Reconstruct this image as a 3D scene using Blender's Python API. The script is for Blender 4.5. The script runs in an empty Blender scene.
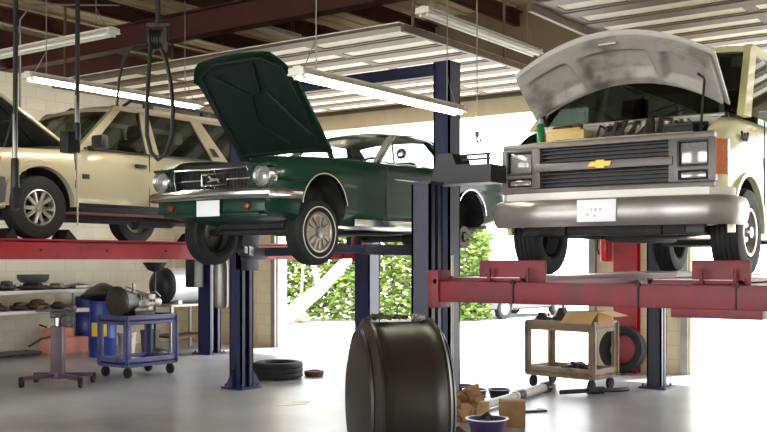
import bpy, bmesh, math, random
import numpy as np
from mathutils import Vector, Matrix

random.seed(7)
sc = bpy.context.scene
C = sc.collection
PI = math.pi

# ------------------------------------------------------------------ camera, sky, sun, exposure
F_PX, HOR, CAM_H, YAW = 1000.0, 260.0, 1.6, math.radians(35.6)
CY, SY = math.cos(YAW), math.sin(YAW)
cam_data = bpy.data.cameras.new('camera')
cam = bpy.data.objects.new('camera', cam_data)
C.objects.link(cam)
cam_data.sensor_width = 36
cam_data.lens = 36 * F_PX / 767
cam_data.shift_y = (HOR - 216) / 767
cam_data.clip_end = 400
cam.location = (0, 0, CAM_H)
cam.rotation_euler = (PI / 2, 0, YAW)
sc.camera = cam

world = bpy.data.worlds.new('sky')
sc.world = world
world.use_nodes = True
bg = world.node_tree.nodes['Background']
bg.inputs[0].default_value = (0.95, 0.98, 1.0, 1)
bg.inputs[1].default_value = 3.6

sun_data = bpy.data.lights.new('sun', 'SUN')
sun = bpy.data.objects.new('sun', sun_data)
C.objects.link(sun)
sun_data.energy = 7.0
sun_data.angle = math.radians(1.0)
sun_data.color = (1.0, 0.96, 0.88)
sun.rotation_euler = (math.radians(-20), math.radians(9), 0)

vs = sc.view_settings
vs.view_transform = 'Standard'
vs.look = 'None'
vs.gamma = 1.0
vs.use_curve_mapping = False
vs.exposure = 1.0
TUBE_GLOW = 14.0
try:
    sc.cycles.use_denoising = True
    sc.cycles.max_bounces = 10
    sc.cycles.transparent_max_bounces = 16
    sc.cycles.sample_clamp_indirect = 8
except Exception:
    pass


def P(px, py, Y):
    """A place Y metres in front of the viewer that the photograph shows at (px, py), in building axes."""
    X = (px - 383.5) / F_PX * Y
    return Vector((X * CY - Y * SY, X * SY + Y * CY, CAM_H + (HOR - py) * Y / F_PX))


def FL(px, py):
    return P(px, py, 1000 * CAM_H / (py - HOR))


# ------------------------------------------------------------------ materials
def lin(c):
    return tuple((v / 255 / 12.92) if v / 255 <= 0.04045 else ((v / 255 + 0.055) / 1.055) ** 2.4 for v in c)


def pm(name, rgb, rough=0.5, metal=0.0, var=0.12, scale=6.0, bump=0.0, coat=0.0, dirt=None, dirt_amt=0.0, spec=0.5):
    m = bpy.data.materials.new(name)
    m.use_nodes = True
    nt = m.node_tree
    b = nt.nodes['Principled BSDF']
    b.inputs['Roughness'].default_value = rough
    b.inputs['Metallic'].default_value = metal
    b.inputs['Coat Weight'].default_value = coat
    b.inputs['Coat Roughness'].default_value = 0.06
    b.inputs['Specular IOR Level'].default_value = spec
    tc = nt.nodes.new('ShaderNodeTexCoord')
    nz = nt.nodes.new('ShaderNodeTexNoise')
    nz.inputs['Scale'].default_value = scale
    nz.inputs['Detail'].default_value = 6
    nt.links.new(tc.outputs['Object'], nz.inputs['Vector'])
    rp = nt.nodes.new('ShaderNodeValToRGB')
    base = lin(rgb)
    lo = tuple(v * (1 - var) for v in base)
    hi = tuple(min(1, v * (1 + var)) for v in base)
    rp.color_ramp.elements[0].position = 0.3
    rp.color_ramp.elements[1].position = 0.7
    rp.color_ramp.elements[0].color = (*lo, 1)
    rp.color_ramp.elements[1].color = (*hi, 1)
    nt.links.new(nz.outputs['Fac'], rp.inputs['Fac'])
    col = rp.outputs['Color']
    if dirt:
        n2 = nt.nodes.new('ShaderNodeTexNoise')
        n2.inputs['Scale'].default_value = scale * 0.6
        n2.inputs['Detail'].default_value = 8
        nt.links.new(tc.outputs['Object'], n2.inputs['Vector'])
        r2 = nt.nodes.new('ShaderNodeValToRGB')
        r2.color_ramp.elements[0].position = 0.62 - dirt_amt * 0.3
        r2.color_ramp.elements[1].position = 0.78 - dirt_amt * 0.15
        nt.links.new(n2.outputs['Fac'], r2.inputs['Fac'])
        mx = nt.nodes.new('ShaderNodeMix')
        mx.data_type = 'RGBA'
        nt.links.new(r2.outputs['Color'], mx.inputs['Factor'])
        nt.links.new(col, mx.inputs[6])
        mx.inputs[7].default_value = (*lin(dirt), 1)
        col = mx.outputs[2]
    nt.links.new(col, b.inputs['Base Color'])
    if bump:
        bp = nt.nodes.new('ShaderNodeBump')
        bp.inputs['Strength'].default_value = bump
        bp.inputs['Distance'].default_value = 0.02
        nt.links.new(nz.outputs['Fac'], bp.inputs['Height'])
        nt.links.new(bp.outputs['Normal'], b.inputs['Normal'])
    return m


def glow(name, rgb, s):
    m = bpy.data.materials.new(name)
    m.use_nodes = True
    b = m.node_tree.nodes['Principled BSDF']
    b.inputs['Base Color'].default_value = (*lin(rgb), 1)
    b.inputs['Emission Color'].default_value = (*lin(rgb), 1)
    b.inputs['Emission Strength'].default_value = s
    return m


def glassy(name, tint, ior=1.45):
    m = bpy.data.materials.new(name)
    m.use_nodes = True
    nt = m.node_tree
    out = nt.nodes['Material Output']
    nt.nodes.remove(nt.nodes['Principled BSDF'])
    t = nt.nodes.new('ShaderNodeBsdfTransparent')
    t.inputs[0].default_value = (*tint, 1)
    g = nt.nodes.new('ShaderNodeBsdfGlossy')
    g.inputs['Roughness'].default_value = 0.03
    lw = nt.nodes.new('ShaderNodeLayerWeight')
    pw = nt.nodes.new('ShaderNodeMath')
    pw.operation = 'POWER'
    pw.inputs[1].default_value = 5.0
    nt.links.new(lw.outputs['Facing'], pw.inputs[0])
    fr = nt.nodes.new('ShaderNodeMath')
    fr.operation = 'MULTIPLY_ADD'
    fr.inputs[1].default_value = 0.9
    fr.inputs[2].default_value = 0.035
    nt.links.new(pw.outputs[0], fr.inputs[0])
    mx = nt.nodes.new('ShaderNodeMixShader')
    nt.links.new(fr.outputs[0], mx.inputs[0])
    nt.links.new(t.outputs[0], mx.inputs[1])
    nt.links.new(g.outputs[0], mx.inputs[2])
    nt.links.new(mx.outputs[0], out.inputs[0])
    return m


def block_mat(name, rgb, mortar, bw=0.4, bh=0.2, axis='x'):
    m = pm(name, rgb, 0.8, var=0.05, scale=2.0)
    nt = m.node_tree
    b = nt.nodes['Principled BSDF']
    tc = nt.nodes.new('ShaderNodeTexCoord')
    mp = nt.nodes.new('ShaderNodeMapping')
    mp.inputs['Rotation'].default_value = (PI / 2, 0, 0) if axis == 'y' else (PI / 2, 0, PI / 2)
    sep = nt.nodes.new('ShaderNodeSeparateXYZ')
    cmb = nt.nodes.new('ShaderNodeCombineXYZ')
    nt.links.new(tc.outputs['Object'], sep.inputs[0])
    nt.links.new(sep.outputs['Y' if axis == 'x' else 'X'], cmb.inputs[0])
    nt.links.new(sep.outputs['Z'], cmb.inputs[1])
    br = nt.nodes.new('ShaderNodeTexBrick')
    br.inputs['Scale'].default_value = 1.0
    br.inputs['Brick Width'].default_value = bw
    br.inputs['Row Height'].default_value = bh
    br.inputs['Mortar Size'].default_value = 0.008
    br.inputs['Color1'].default_value = (1, 1, 1, 1)
    br.inputs['Color2'].default_value = (0.93, 0.93, 0.93, 1)
    br.inputs['Mortar'].default_value = (*[x / max(1e-3, y) for x, y in zip(lin(mortar), lin(rgb))], 1)
    nt.links.new(cmb.outputs[0], br.inputs['Vector'])
    mx = nt.nodes.new('ShaderNodeMix')
    mx.data_type = 'RGBA'
    mx.blend_type = 'MULTIPLY'
    mx.inputs['Factor'].default_value = 1
    old = b.inputs['Base Color'].links[0].from_socket
    nt.links.new(old, mx.inputs[6])
    nt.links.new(br.outputs['Color'], mx.inputs[7])
    nt.links.new(mx.outputs[2], b.inputs['Base Color'])
    return m


M = dict(
    floor=pm('concrete_floor', (168, 169, 173), 0.3, var=0.18, scale=0.9, dirt=(112, 111, 113), dirt_amt=0.42, spec=0.6),
    lot=pm('pale_concrete', (215, 212, 205), 0.8, var=0.06, scale=1.0),
    wall=block_mat('cream_block', (232, 225, 204), (218, 210, 188), axis='x'),
    wall_b=block_mat('cream_block_back', (228, 216, 184), (212, 200, 168), axis='y'),
    plaster=pm('taupe_plaster', (150, 132, 108), 0.8, var=0.05, scale=1.0),
    deck=pm('roof_deck', (196, 180, 146), 0.75, var=0.06),
    steel_red=pm('red_oxide_steel', (72, 33, 29), 0.6, var=0.15),
    dark_steel=pm('dark_steel', (48, 38, 36), 0.55, var=0.15),
    door_white=pm('door_panel', (244, 240, 226), 0.55, var=0.04),
    door_rail=pm('door_rail', (104, 88, 72), 0.55, var=0.12),
    galv=pm('galvanised', (150, 148, 142), 0.4, 0.7, var=0.1),
    blue=pm('blue_enamel', (27, 33, 74), 0.42, var=0.12, dirt=(24, 24, 38), dirt_amt=0.25),
    navy=pm('navy_enamel', (30, 32, 54), 0.45, var=0.12),
    post=pm('slate_blue_enamel', (32, 36, 60), 0.45, var=0.12),
    red=pm('red_enamel', (160, 24, 40), 0.38, var=0.1, dirt=(104, 22, 32), dirt_amt=0.25),
    red_van=pm('dusty_red_enamel', (118, 18, 33), 0.5, var=0.14, dirt=(96, 34, 42), dirt_amt=0.4),
    tread=pm('sky_sheen_metal', (226, 218, 222), 0.3, 0.2, var=0.15, scale=5),  # near-white colour stands in for bright sky mirrored in the runway top
    rubber=pm('rubber', (26, 25, 26), 0.75, var=0.2, scale=14),
    black=pm('black_plastic', (22, 22, 24), 0.45, var=0.15),
    grey_p=pm('grey_plastic', (78, 76, 76), 0.5, var=0.08),
    dark_grey=pm('dark_grey_enamel', (24, 21, 23), 0.5, var=0.08),
    under=pm('underbody', (32, 30, 29), 0.7, var=0.35, scale=9, dirt=(66, 54, 44), dirt_amt=0.2),
    chrome=pm('chrome', (205, 205, 208), 0.2, 1.0, var=0.03),
    dull_chrome=pm('dull_chrome', (158, 153, 147), 0.34, 0.85, var=0.08),
    header=pm('beige_trim', (216, 202, 172), 0.7, var=0.05),
    alloy=pm('cast_alloy', (178, 172, 164), 0.32, 0.75, var=0.06),
    engine=pm('engine_metal', (150, 144, 136), 0.45, 0.6, var=0.35, scale=16, dirt=(44, 38, 34), dirt_amt=0.35),
    oily=pm('oily_metal', (58, 52, 48), 0.45, 0.4, var=0.4, scale=18),
    green=pm('green_paint', (9, 52, 39), 0.36, 0.0, var=0.05, coat=0.25, spec=0.22),
    green_in=pm('green_hood_lining', (5, 27, 21), 0.55, var=0.12),
    champ=pm('champagne_paint', (186, 174, 146), 0.34, 0.25, var=0.03, coat=0.7),
    cream=pm('cream_paint', (232, 228, 172), 0.3, var=0.03, coat=0.7),
    van_white=pm('white_trim_paint', (232, 230, 224), 0.4, var=0.03),
    van_grille=pm('silver_grey_grille', (110, 103, 101), 0.42, 0.25, var=0.06),
    hood_in=pm('hood_lining', (182, 176, 170), 0.75, var=0.12, scale=5, dirt=(104, 94, 86), dirt_amt=0.34),
    bumper=pm('brushed_bumper', (166, 162, 160), 0.36, 0.7, var=0.1, scale=3, dirt=(120, 112, 108), dirt_amt=0.2),
    glass=glassy('window_glass', (0.95, 0.97, 0.95)),
    smoke=glassy('tinted_glass', (0.66, 0.68, 0.65)),
    privacy=glassy('dark_glass', (0.36, 0.39, 0.36)),
    lens=pm('lamp_lens', (150, 148, 146), 0.14, 0.3, var=0.15, scale=40, coat=0.8),
    amber=pm('amber_lens', (200, 98, 34), 0.2, var=0.1, scale=40, coat=0.6),
    redlens=pm('red_lens', (118, 38, 26), 0.25, var=0.1, coat=0.6),
    gold=pm('gold_emblem', (196, 148, 66), 0.3, 0.7, var=0.05),
    plate=pm('plate_white', (246, 248, 252), 0.35, var=0.01),
    mark=pm('plate_mark', (150, 156, 170), 0.5, var=0.05),
    seat=pm('seat_cloth', (78, 72, 62), 0.8, var=0.1),
    whitewall=pm('white_line', (222, 220, 212), 0.6, var=0.05),
    tube=glow('lit_tube', (255, 252, 236), TUBE_GLOW),
    tube_off=pm('unlit_tube', (240, 238, 230), 0.3, var=0.01),
    lamp_white=pm('lamp_housing', (220, 216, 206), 0.45, var=0.04),
    cart_blue=pm('cart_blue_plastic', (86, 85, 134), 0.5, var=0.1, dirt=(46, 44, 76), dirt_amt=0.3),
    cart_tan=pm('cart_tan_plastic', (148, 128, 104), 0.55, var=0.12, dirt=(104, 84, 64), dirt_amt=0.35),
    card=pm('cardboard', (184, 136, 88), 0.8, var=0.08),
    card_pale=pm('pale_cardboard', (214, 178, 128), 0.8, var=0.06),
    salmon=pm('salmon_carton', (226, 150, 132), 0.75, var=0.08),
    paper=pm('brown_paper', (150, 112, 76), 0.8, var=0.2, scale=9),
    drum=pm('drum_lacquer', (38, 31, 25), 0.38, 0.15, var=0.25, scale=4, dirt=(34, 27, 24), dirt_amt=0.4),
    rag=pm('dirty_rag', (62, 58, 54), 0.9, var=0.4, scale=12),
    rag_grey=pm('grey_rag', (150, 146, 142), 0.9, var=0.25, scale=14),
    purple=pm('purple_basin', (72, 58, 104), 0.35, var=0.12),
    dark_purple=pm('dark_basin', (52, 44, 70), 0.4, var=0.12),
    rimwhite=pm('pale_rim', (206, 198, 216), 0.4, var=0.05),
    pipe=pm('pale_pipe', (206, 198, 192), 0.5, var=0.12),
    barrel=pm('barrel_blue', (38, 58, 140), 0.35, var=0.12),
    yellow=pm('yellow_label', (226, 206, 60), 0.5, var=0.1),
    silver=pm('tank_silver', (206, 208, 212), 0.3, 0.35, var=0.05),
    bucket=pm('cream_bucket', (222, 206, 182), 0.5, var=0.05),
    mauve=pm('mauve_enamel', (88, 62, 74), 0.45, var=0.15, dirt=(60, 44, 52), dirt_amt=0.3),
    shelf=pm('shelf_metal', (170, 166, 160), 0.45, 0.3, var=0.1),
    bottle_green=pm('green_bottle', (28, 120, 70), 0.25, var=0.1),
    tank_yellow=pm('yellowed_tank', (206, 178, 112), 0.5, var=0.1),
    rust=pm('rusty_cap', (86, 48, 36), 0.7, var=0.25, scale=14),
    ext_red=pm('extinguisher_red', (196, 20, 26), 0.3, var=0.05, coat=0.4),
    bark=pm('grey_bark', (150, 142, 128), 0.9, var=0.3, scale=9, bump=0.5),
    leaf=pm('leaf_green', (84, 108, 42), 0.75, var=0.45, scale=3),
    leaf2=pm('leaf_pale', (116, 134, 62), 0.75, var=0.4, scale=3),
    sedan=pm('pale_car_paint', (74, 74, 78), 0.4, var=0.03, coat=0.2),
    faded=pm('faded_paint', (206, 200, 150), 0.6, var=0.1),
    wire=pm('steel_wire', (150, 146, 136), 0.4, 0.5, var=0.05),
    hose=pm('black_hose', (20, 19, 19), 0.5, var=0.15),
)


# ------------------------------------------------------------------ mesh helpers
def basis(ax):
    a = {'x': Vector((1, 0, 0)), 'y': Vector((0, 1, 0)), 'z': Vector((0, 0, 1))}[ax] if isinstance(ax, str) else Vector(ax).normalized()
    u = a.cross(Vector((0, 0, 1)))
    if u.length < 1e-4:
        u = Vector((1, 0, 0))
    u.normalize()
    return a, u, a.cross(u)


class MB:
    def __init__(s):
        s.bm = bmesh.new()
        s.mi = 0

    def _tag(s, n0):
        s.bm.faces.ensure_lookup_table()
        for f in s.bm.faces[n0:]:
            f.material_index = s.mi

    def box(s, c, d, rot=None, bev=0.0, taper=None):
        n0 = len(s.bm.faces)
        m = Matrix.Translation(Vector(c)) @ (rot.to_4x4() if rot else Matrix.Identity(4)) @ Matrix.Diagonal((*d, 1))
        r = bmesh.ops.create_cube(s.bm, size=1)
        vs_ = r['verts']
        if taper:
            for v in vs_:
                if v.co.z > 0:
                    v.co.x *= taper[0]
                    v.co.y *= taper[1]
        bmesh.ops.transform(s.bm, matrix=m, verts=vs_)
        if bev:
            es = {e for v in vs_ for e in v.link_edges}
            bmesh.ops.bevel(s.bm, geom=list(es), offset=bev, segments=2, affect='EDGES', profile=0.6)
        s._tag(n0)
        return s

    def bar(s, a, b, w, h=None, bev=0.0):
        a, b = Vector(a), Vector(b)
        d = b - a
        L = d.length
        ax, u, v = basis(d)
        rot = Matrix((u, v, ax)).transposed()
        return s.box((a + b) / 2, (w, h or w, L), rot, bev)

    def ring_faces(s, rings, closed=True, cap=True):
        n0 = len(s.bm.faces)
        vr = [[s.bm.verts.new(p) for p in r] for r in rings]
        n = len(vr[0])
        for i in range(len(vr) - 1):
            for j in range(n if closed else n - 1):
                k = (j + 1) % n
                try:
                    s.bm.faces.new((vr[i][j], vr[i][k], vr[i + 1][k], vr[i + 1][j]))
                except ValueError:
                    pass
        if cap and closed:
            s.bm.faces.new(vr[0][::-1])
            s.bm.faces.new(vr[-1])
        s._tag(n0)
        return s

    def tube(s, pts, r, n=8, cap=True):
        pts = [Vector(p) for p in pts]
        rs = r if isinstance(r, (list, tuple)) else [r] * len(pts)
        rings, pu = [], None
        for i, p in enumerate(pts):
            d = (pts[min(i + 1, len(pts) - 1)] - pts[max(i - 1, 0)])
            ax, u, v = basis(d)
            if pu is not None:
                u = (pu - ax * pu.dot(ax))
                if u.length < 1e-5:
                    u = basis(d)[1]
                u.normalize()
                v = ax.cross(u)
            pu = u
            rings.append([p + (u * math.cos(2 * PI * k / n) + v * math.sin(2 * PI * k / n)) * rs[i] for k in range(n)])
        return s.ring_faces(rings, True, cap)

    def cyl(s, a, b, r, n=20):
        return s.tube([a, b], r, n)

    def lathe(s, prof, ax='z', o=(0, 0, 0), n=32, a0=0.0, a1=None):
        n0 = len(s.bm.faces)
        a, u, v = basis(ax)
        o = Vector(o)
        full = a1 is None
        span = 2 * PI if full else a1 - a0
        cols = n if full else n + 1
        vr = []
        for r, t in prof:
            if r < 1e-6:
                vr.append([s.bm.verts.new(o + a * t)])
            else:
                vr.append([s.bm.verts.new(o + a * t + (u * math.cos(a0 + span * k / n) + v * math.sin(a0 + span * k / n)) * r) for k in range(cols)])
        for i in range(len(vr) - 1):
            A, B = vr[i], vr[i + 1]
            for k in range(n):
                q = (k + 1) % cols
                try:
                    if len(A) == 1 and len(B) == 1:
                        continue
                    if len(A) == 1:
                        s.bm.faces.new((A[0], B[q], B[k]))
                    elif len(B) == 1:
                        s.bm.faces.new((A[k], A[q], B[0]))
                    else:
                        s.bm.faces.new((A[k], A[q], B[q], B[k]))
                except ValueError:
                    pass
        s._tag(n0)
        return s

    def prism(s, poly, ax, a, b):
        """2D outline in the plane across ax, drawn out from a to b; ax x: (y,z), y: (x,z), z: (x,y)."""
        def pt(p, t):
            return {'x': (t, p[0], p[1]), 'y': (p[0], t, p[1]), 'z': (p[0], p[1], t)}[ax]
        return s.ring_faces([[pt(p, a) for p in poly], [pt(p, b) for p in poly]])

    def lean(s, poly, xf, th, sgn=1):
        """Outline in (y,z) laid on the leaning side x = xf(z), th thick inward."""
        return s.ring_faces([[(sgn * xf(z), y, z) for y, z in poly], [(sgn * (xf(z) - th), y, z) for y, z in poly]])

    def slab(s, G, d):
        """Grid of points G thickened by the vector d."""
        n0 = len(s.bm.faces)
        d = Vector(d)
        A = [[s.bm.verts.new(p) for p in r] for r in G]
        B = [[s.bm.verts.new(Vector(p) + d) for p in r] for r in G]
        h, w = len(G), len(G[0])
        for i in range(h - 1):
            for j in range(w - 1):
                s.bm.faces.new((A[i][j], A[i][j + 1], A[i + 1][j + 1], A[i + 1][j]))
                s.bm.faces.new((B[i][j], B[i + 1][j], B[i + 1][j + 1], B[i][j + 1]))
        for i in range(h - 1):
            s.bm.faces.new((A[i][0], A[i + 1][0], B[i + 1][0], B[i][0]))
            s.bm.faces.new((A[i][-1], B[i][-1], B[i + 1][-1], A[i + 1][-1]))
        for j in range(w - 1):
            s.bm.faces.new((A[0][j], B[0][j], B[0][j + 1], A[0][j + 1]))
            s.bm.faces.new((A[-1][j], A[-1][j + 1], B[-1][j + 1], B[-1][j]))
        s._tag(n0)
        return s

    def sweep(s, path, sec):
        """Section (out, z) carried along a level path, out pointing to the right of travel."""
        path = [Vector(p) for p in path]
        rings = []
        for i, p in enumerate(path):
            d = path[min(i + 1, len(path) - 1)] - path[max(i - 1, 0)]
            d.z = 0
            d.normalize()
            nrm = Vector((d.y, -d.x, 0))
            rings.append([p + nrm * o_ + Vector((0, 0, z_)) for o_, z_ in sec])
        return s.ring_faces(rings)

    def blob(s, c, d, seed=0, amp=0.15, sub=3, rot=None):
        n0 = len(s.bm.faces)
        r = bmesh.ops.create_icosphere(s.bm, subdivisions=sub, radius=0.5)
        rnd = random.Random(seed)
        ph = [(rnd.uniform(4, 13), rnd.uniform(4, 13), rnd.uniform(4, 13), rnd.uniform(0, 6)) for _ in range(4)]
        for v in r['verts']:
            k = sum(math.sin(a * v.co.x + b * v.co.y + c_ * v.co.z + f) for a, b, c_, f in ph) / 4
            v.co *= 1 + amp * k * 1.6
        m = Matrix.Translation(Vector(c)) @ (rot.to_4x4() if rot else Matrix.Identity(4)) @ Matrix.Diagonal((*d, 1))
        bmesh.ops.transform(s.bm, matrix=m, verts=r['verts'])
        s._tag(n0)
        return s

    def build(s, name, mat, parent=None, sharp=38, loc=None, fix=True, flat=False):
        if fix:
            bmesh.ops.recalc_face_normals(s.bm, faces=s.bm.faces)
        lim = math.radians(sharp)
        for f in s.bm.faces:
            f.smooth = not flat
        for e in s.bm.edges:
            if len(e.link_faces) == 2:
                e.smooth = e.calc_face_angle(0) < lim
        me = bpy.data.meshes.new(name)
        s.bm.to_mesh(me)
        s.bm.free()
        for m in (mat if isinstance(mat, (list, tuple)) else [mat]):
            me.materials.append(M[m] if isinstance(m, str) else m)
        o = bpy.data.objects.new(name, me)
        C.objects.link(o)
        if parent:
            o.parent = parent
        if loc is not None:
            o.location = loc
        return o


def tag(o, label=None, cat=None, group=None, kind=None):
    if label:
        o['label'] = label
    if cat:
        o['category'] = cat
    if group:
        o['group'] = group
    if kind:
        o['kind'] = kind
    return o


def thing(name, label, cat, loc=(0, 0, 0), rz=0.0, group=None):
    o = bpy.data.objects.new(name, None)
    o.empty_display_size = 0.1
    C.objects.link(o)
    o.location = loc
    o.rotation_euler = (0, 0, rz)
    return tag(o, label, cat, group)


def sub(name, parent, loc=(0, 0, 0), rot=(0, 0, 0)):
    o = bpy.data.objects.new(name, None)
    o.empty_display_size = 0.1
    C.objects.link(o)
    o.parent = parent
    o.location = loc
    o.rotation_euler = rot
    return o


def solo(name, mb, mat, loc, label, cat, rz=0.0, group=None, sharp=38):
    o = mb.build(name, mat, None, sharp, loc)
    o.rotation_euler = (0, 0, rz)
    return tag(o, label, cat, group)


def struct(name, mb, mat, label=None):
    o = mb.build(name, mat)
    o['kind'] = 'structure'
    return o


def children(o):
    return [c for c in bpy.data.objects if c.parent == o]


def copy_tree(o, parent=None):
    c = o.copy()
    C.objects.link(c)
    c.parent = parent
    for ch in children(o):
        copy_tree(ch, c)
    return c


def carve(o, cutters):
    """Take the cutter solids out of o."""
    for c in cutters:
        md = o.modifiers.new('cut', 'BOOLEAN')
        md.operation = 'DIFFERENCE'
        md.solver = 'EXACT'
        md.object = c
        md.material_mode = 'TRANSFER'
    bpy.context.view_layer.update()
    dg = bpy.context.evaluated_depsgraph_get()
    me = bpy.data.meshes.new_from_object(o.evaluated_get(dg), depsgraph=dg)
    o.modifiers.clear()
    o.data = me
    bm = bmesh.new()
    bm.from_mesh(me)
    for e in bm.edges:
        if len(e.link_faces) == 2:
            e.smooth = e.calc_face_angle(0) < math.radians(34)
    for f in bm.faces:
        f.smooth = True
    bm.to_mesh(me)
    bm.free()
    for c in cutters:
        bpy.data.objects.remove(c)


def pc(*kv):
    """Smooth monotone curve through the given pairs."""
    xs = [k for k, _ in kv]
    ys = [v for _, v in kv]
    n = len(xs)
    h = [xs[i + 1] - xs[i] for i in range(n - 1)]
    dl = [(ys[i + 1] - ys[i]) / h[i] for i in range(n - 1)]
    m = [dl[0]] + [0 if dl[i - 1] * dl[i] <= 0 else 2 * dl[i - 1] * dl[i] / (dl[i - 1] + dl[i]) for i in range(1, n - 1)] + [dl[-1]]

    def f(x):
        if x <= xs[0]:
            return ys[0]
        if x >= xs[-1]:
            return ys[-1]
        i = max(j for j in range(n - 1) if xs[j] <= x)
        t = (x - xs[i]) / h[i]
        a, b = ys[i], ys[i + 1]
        return (2 * t ** 3 - 3 * t ** 2 + 1) * a + (t ** 3 - 2 * t ** 2 + t) * h[i] * m[i] + (-2 * t ** 3 + 3 * t ** 2) * b + (t ** 3 - t ** 2) * h[i] * m[i + 1]
    return f


def shell(ys, half):
    mb = MB()
    rings = []
    for y in ys:
        h = half(y)
        pts = [(x, y, z) for x, z in h] + [(-x, y, z) for x, z in h[::-1] if x > 1e-6]
        rings.append(pts)
    mb.ring_faces(rings)
    return mb


def mirror_build(name, fn, mat, parent, sharp=38):
    """One part per side: fn(mb, sign)."""
    r = []
    for sg in (1, -1):
        mb = MB()
        fn(mb, sg)
        r.append(mb.build(name, mat, parent, sharp))
    return r


def arch_lip(mb, sg, x, y, z, r, w=0.03, a0=-12, a1=192, xo=0.02):
    pts = []
    for k in range(25):
        a = math.radians(a0 + (a1 - a0) * k / 24)
        pts.append((y + math.cos(a) * r, z + math.sin(a) * r, math.cos(a), math.sin(a)))
    rings = []
    for yy, zz, cy_, sz_ in pts:
        rings.append([(sg * (x - 0.03), yy - cy_ * w * .2, zz - sz_ * w * .2), (sg * (x + xo), yy, zz), (sg * (x + xo), yy + cy_ * w, zz + sz_ * w), (sg * (x - 0.03), yy + cy_ * w * 1.3, zz + sz_ * w * 1.3)])
    mb.ring_faces(rings)


def wheel(parent, x, y, z, R, W, rimR, sg, style, whitewall=False, steer=0.0, bare=False):
    """A road wheel as a part: tyre, rim and what the rim carries."""
    w = sub('wheel', parent, (x, y, z), (0, 0, steer))
    ax = (sg, 0, 0)
    h = W / 2
    if not bare:
        t = MB()
        prof = [(rimR - .01, -h * .8), (rimR + .012, -h * .96), (rimR + (R - rimR) * .5, -h * 1.04), (R * .955, -h * .92), (R * .985, -h * .74)]
        for a in (-.5, -.17, .17, .5):
            prof += [(R, h * (a - .09)), (R - .009, h * (a - .05)), (R - .009, h * (a + .05)), (R, h * (a + .09))]
        prof += [(R * .985, h * .74), (R * .955, h * .92), (rimR + (R - rimR) * .5, h * 1.04), (rimR + .012, h * .96), (rimR - .01, h * .8), (rimR - .01, -h * .8)]
        t.lathe(prof, ax, n=48)
        ty = t.build('tire', 'rubber', w, 30)
        if whitewall:
            k = MB()
            rr = rimR + (R - rimR) * .34
            k.lathe([(rr, h * 1.0), (rr, h * 1.055), (rr + .011, h * 1.055), (rr + .011, h * 1.0)], ax, n=48)
            k.build('white_band', 'whitewall', w)
    r = MB()
    if style == 'alloy':
        r.lathe([(rimR, h * .9), (rimR - .012, h * .95), (rimR - .022, h * .8), (rimR - .03, -h * .8), (rimR, -h * .9)], ax, n=40)
        a, u, v = basis(ax)
        for k in range(5):
            for dl in (-.2, .2):
                a1 = 2 * PI * k / 5 + dl * .75 + .3
                a2 = 2 * PI * k / 5 + dl * 1.45 + .3
                p1 = a * (h * .62) + (u * math.cos(a1) + v * math.sin(a1)) * (rimR * .24)
                p2 = a * (h * .74) + (u * math.cos(a2) + v * math.sin(a2)) * (rimR * .95)
                r.bar(p1, p2, .03, .042, .006)
        r.lathe([(0, h * .86), (rimR * .16, h * .86), (rimR * .2, h * .74), (rimR * .36, h * .66), (rimR * .36, h * .3), (0, h * .3)], ax, n=30)
        for k in range(5):
            aa = 2 * PI * k / 5 + .9
            c = (u * math.cos(aa) + v * math.sin(aa)) * (rimR * .27)
            r.cyl(c + a * h * .5, c + a * h * .78, .011, 8)
        r.build('rim', 'alloy', w)
        d = MB()
        d.lathe([(0, h * .22), (rimR * .8, h * .22), (rimR * .8, h * .1), (0, h * .1)], ax, n=30)
        d.build('brake_disc', 'oily', w)
    elif style == 'hubcap':
        r.lathe([(rimR, h * .82), (rimR - .004, h * 1.0), (rimR - .02, h * 1.02), (rimR - .03, h * .86), (rimR * .72, h * .78), (rimR * .42, h * .95), (rimR * .3, h * .98), (rimR * .28, h * 1.2), (rimR * .18, h * 1.26), (0, h * 1.27)], ax, n=40)
        r.lathe([(rimR, h * .82), (rimR - .03, -h * .8)], ax, n=40)
        a, u, v = basis(ax)
        for k in range(12):
            aa = 2 * PI * k / 12
            d1 = u * math.cos(aa) + v * math.sin(aa)
            r.bar(d1 * rimR * .36 + a * h * .97, d1 * rimR * .82 + a * h * .86, .02, .018, .003)
        r.build('rim', 'dull_chrome', w)
    elif style == 'steel':
        r.lathe([(rimR, h * .82), (rimR - .006, h * .98), (rimR - .03, h * .96), (rimR - .045, h * .6), (rimR * .66, h * .42), (rimR * .5, h * .56), (0, h * .56)], ax, n=40)
        r.lathe([(rimR, h * .82), (rimR - .03, -h * .8)], ax, n=40)
        r.build('rim', 'alloy', w)
        hc = MB()
        hc.lathe([(rimR * .4, h * .5), (rimR * .38, h * .72), (rimR * .24, h * .8), (rimR * .22, h * 1.05), (0, h * 1.1)], ax, n=30)
        hc.build('hub_cap', 'chrome', w)
        a, u, v = basis(ax)
        vn = MB()
        for k in range(8):
            aa = 2 * PI * k / 8
            d1 = u * math.cos(aa) + v * math.sin(aa)
            vn.lathe([(0, .004), (.022, .004), (.024, -.004), (0, -.004)], ax, d1 * rimR * .62 + a * h * .47, 12)
        vn.build('vent_holes', 'black', w)
    else:
        r.lathe([(0, h * .5), (.05, h * .5), (.06, h * .3), (.135, h * .3), (.14, -h * .2), (0, -h * .2)], ax, n=30)
        a, u, v = basis(ax)
        for k in range(5):
            aa = 2 * PI * k / 5
            c = (u * math.cos(aa) + v * math.sin(aa)) * .057
            r.cyl(c + a * h * .2, c + a * h * .7, .007, 8)
        r.build('brake_drum', 'oily', w)
    return w


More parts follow.
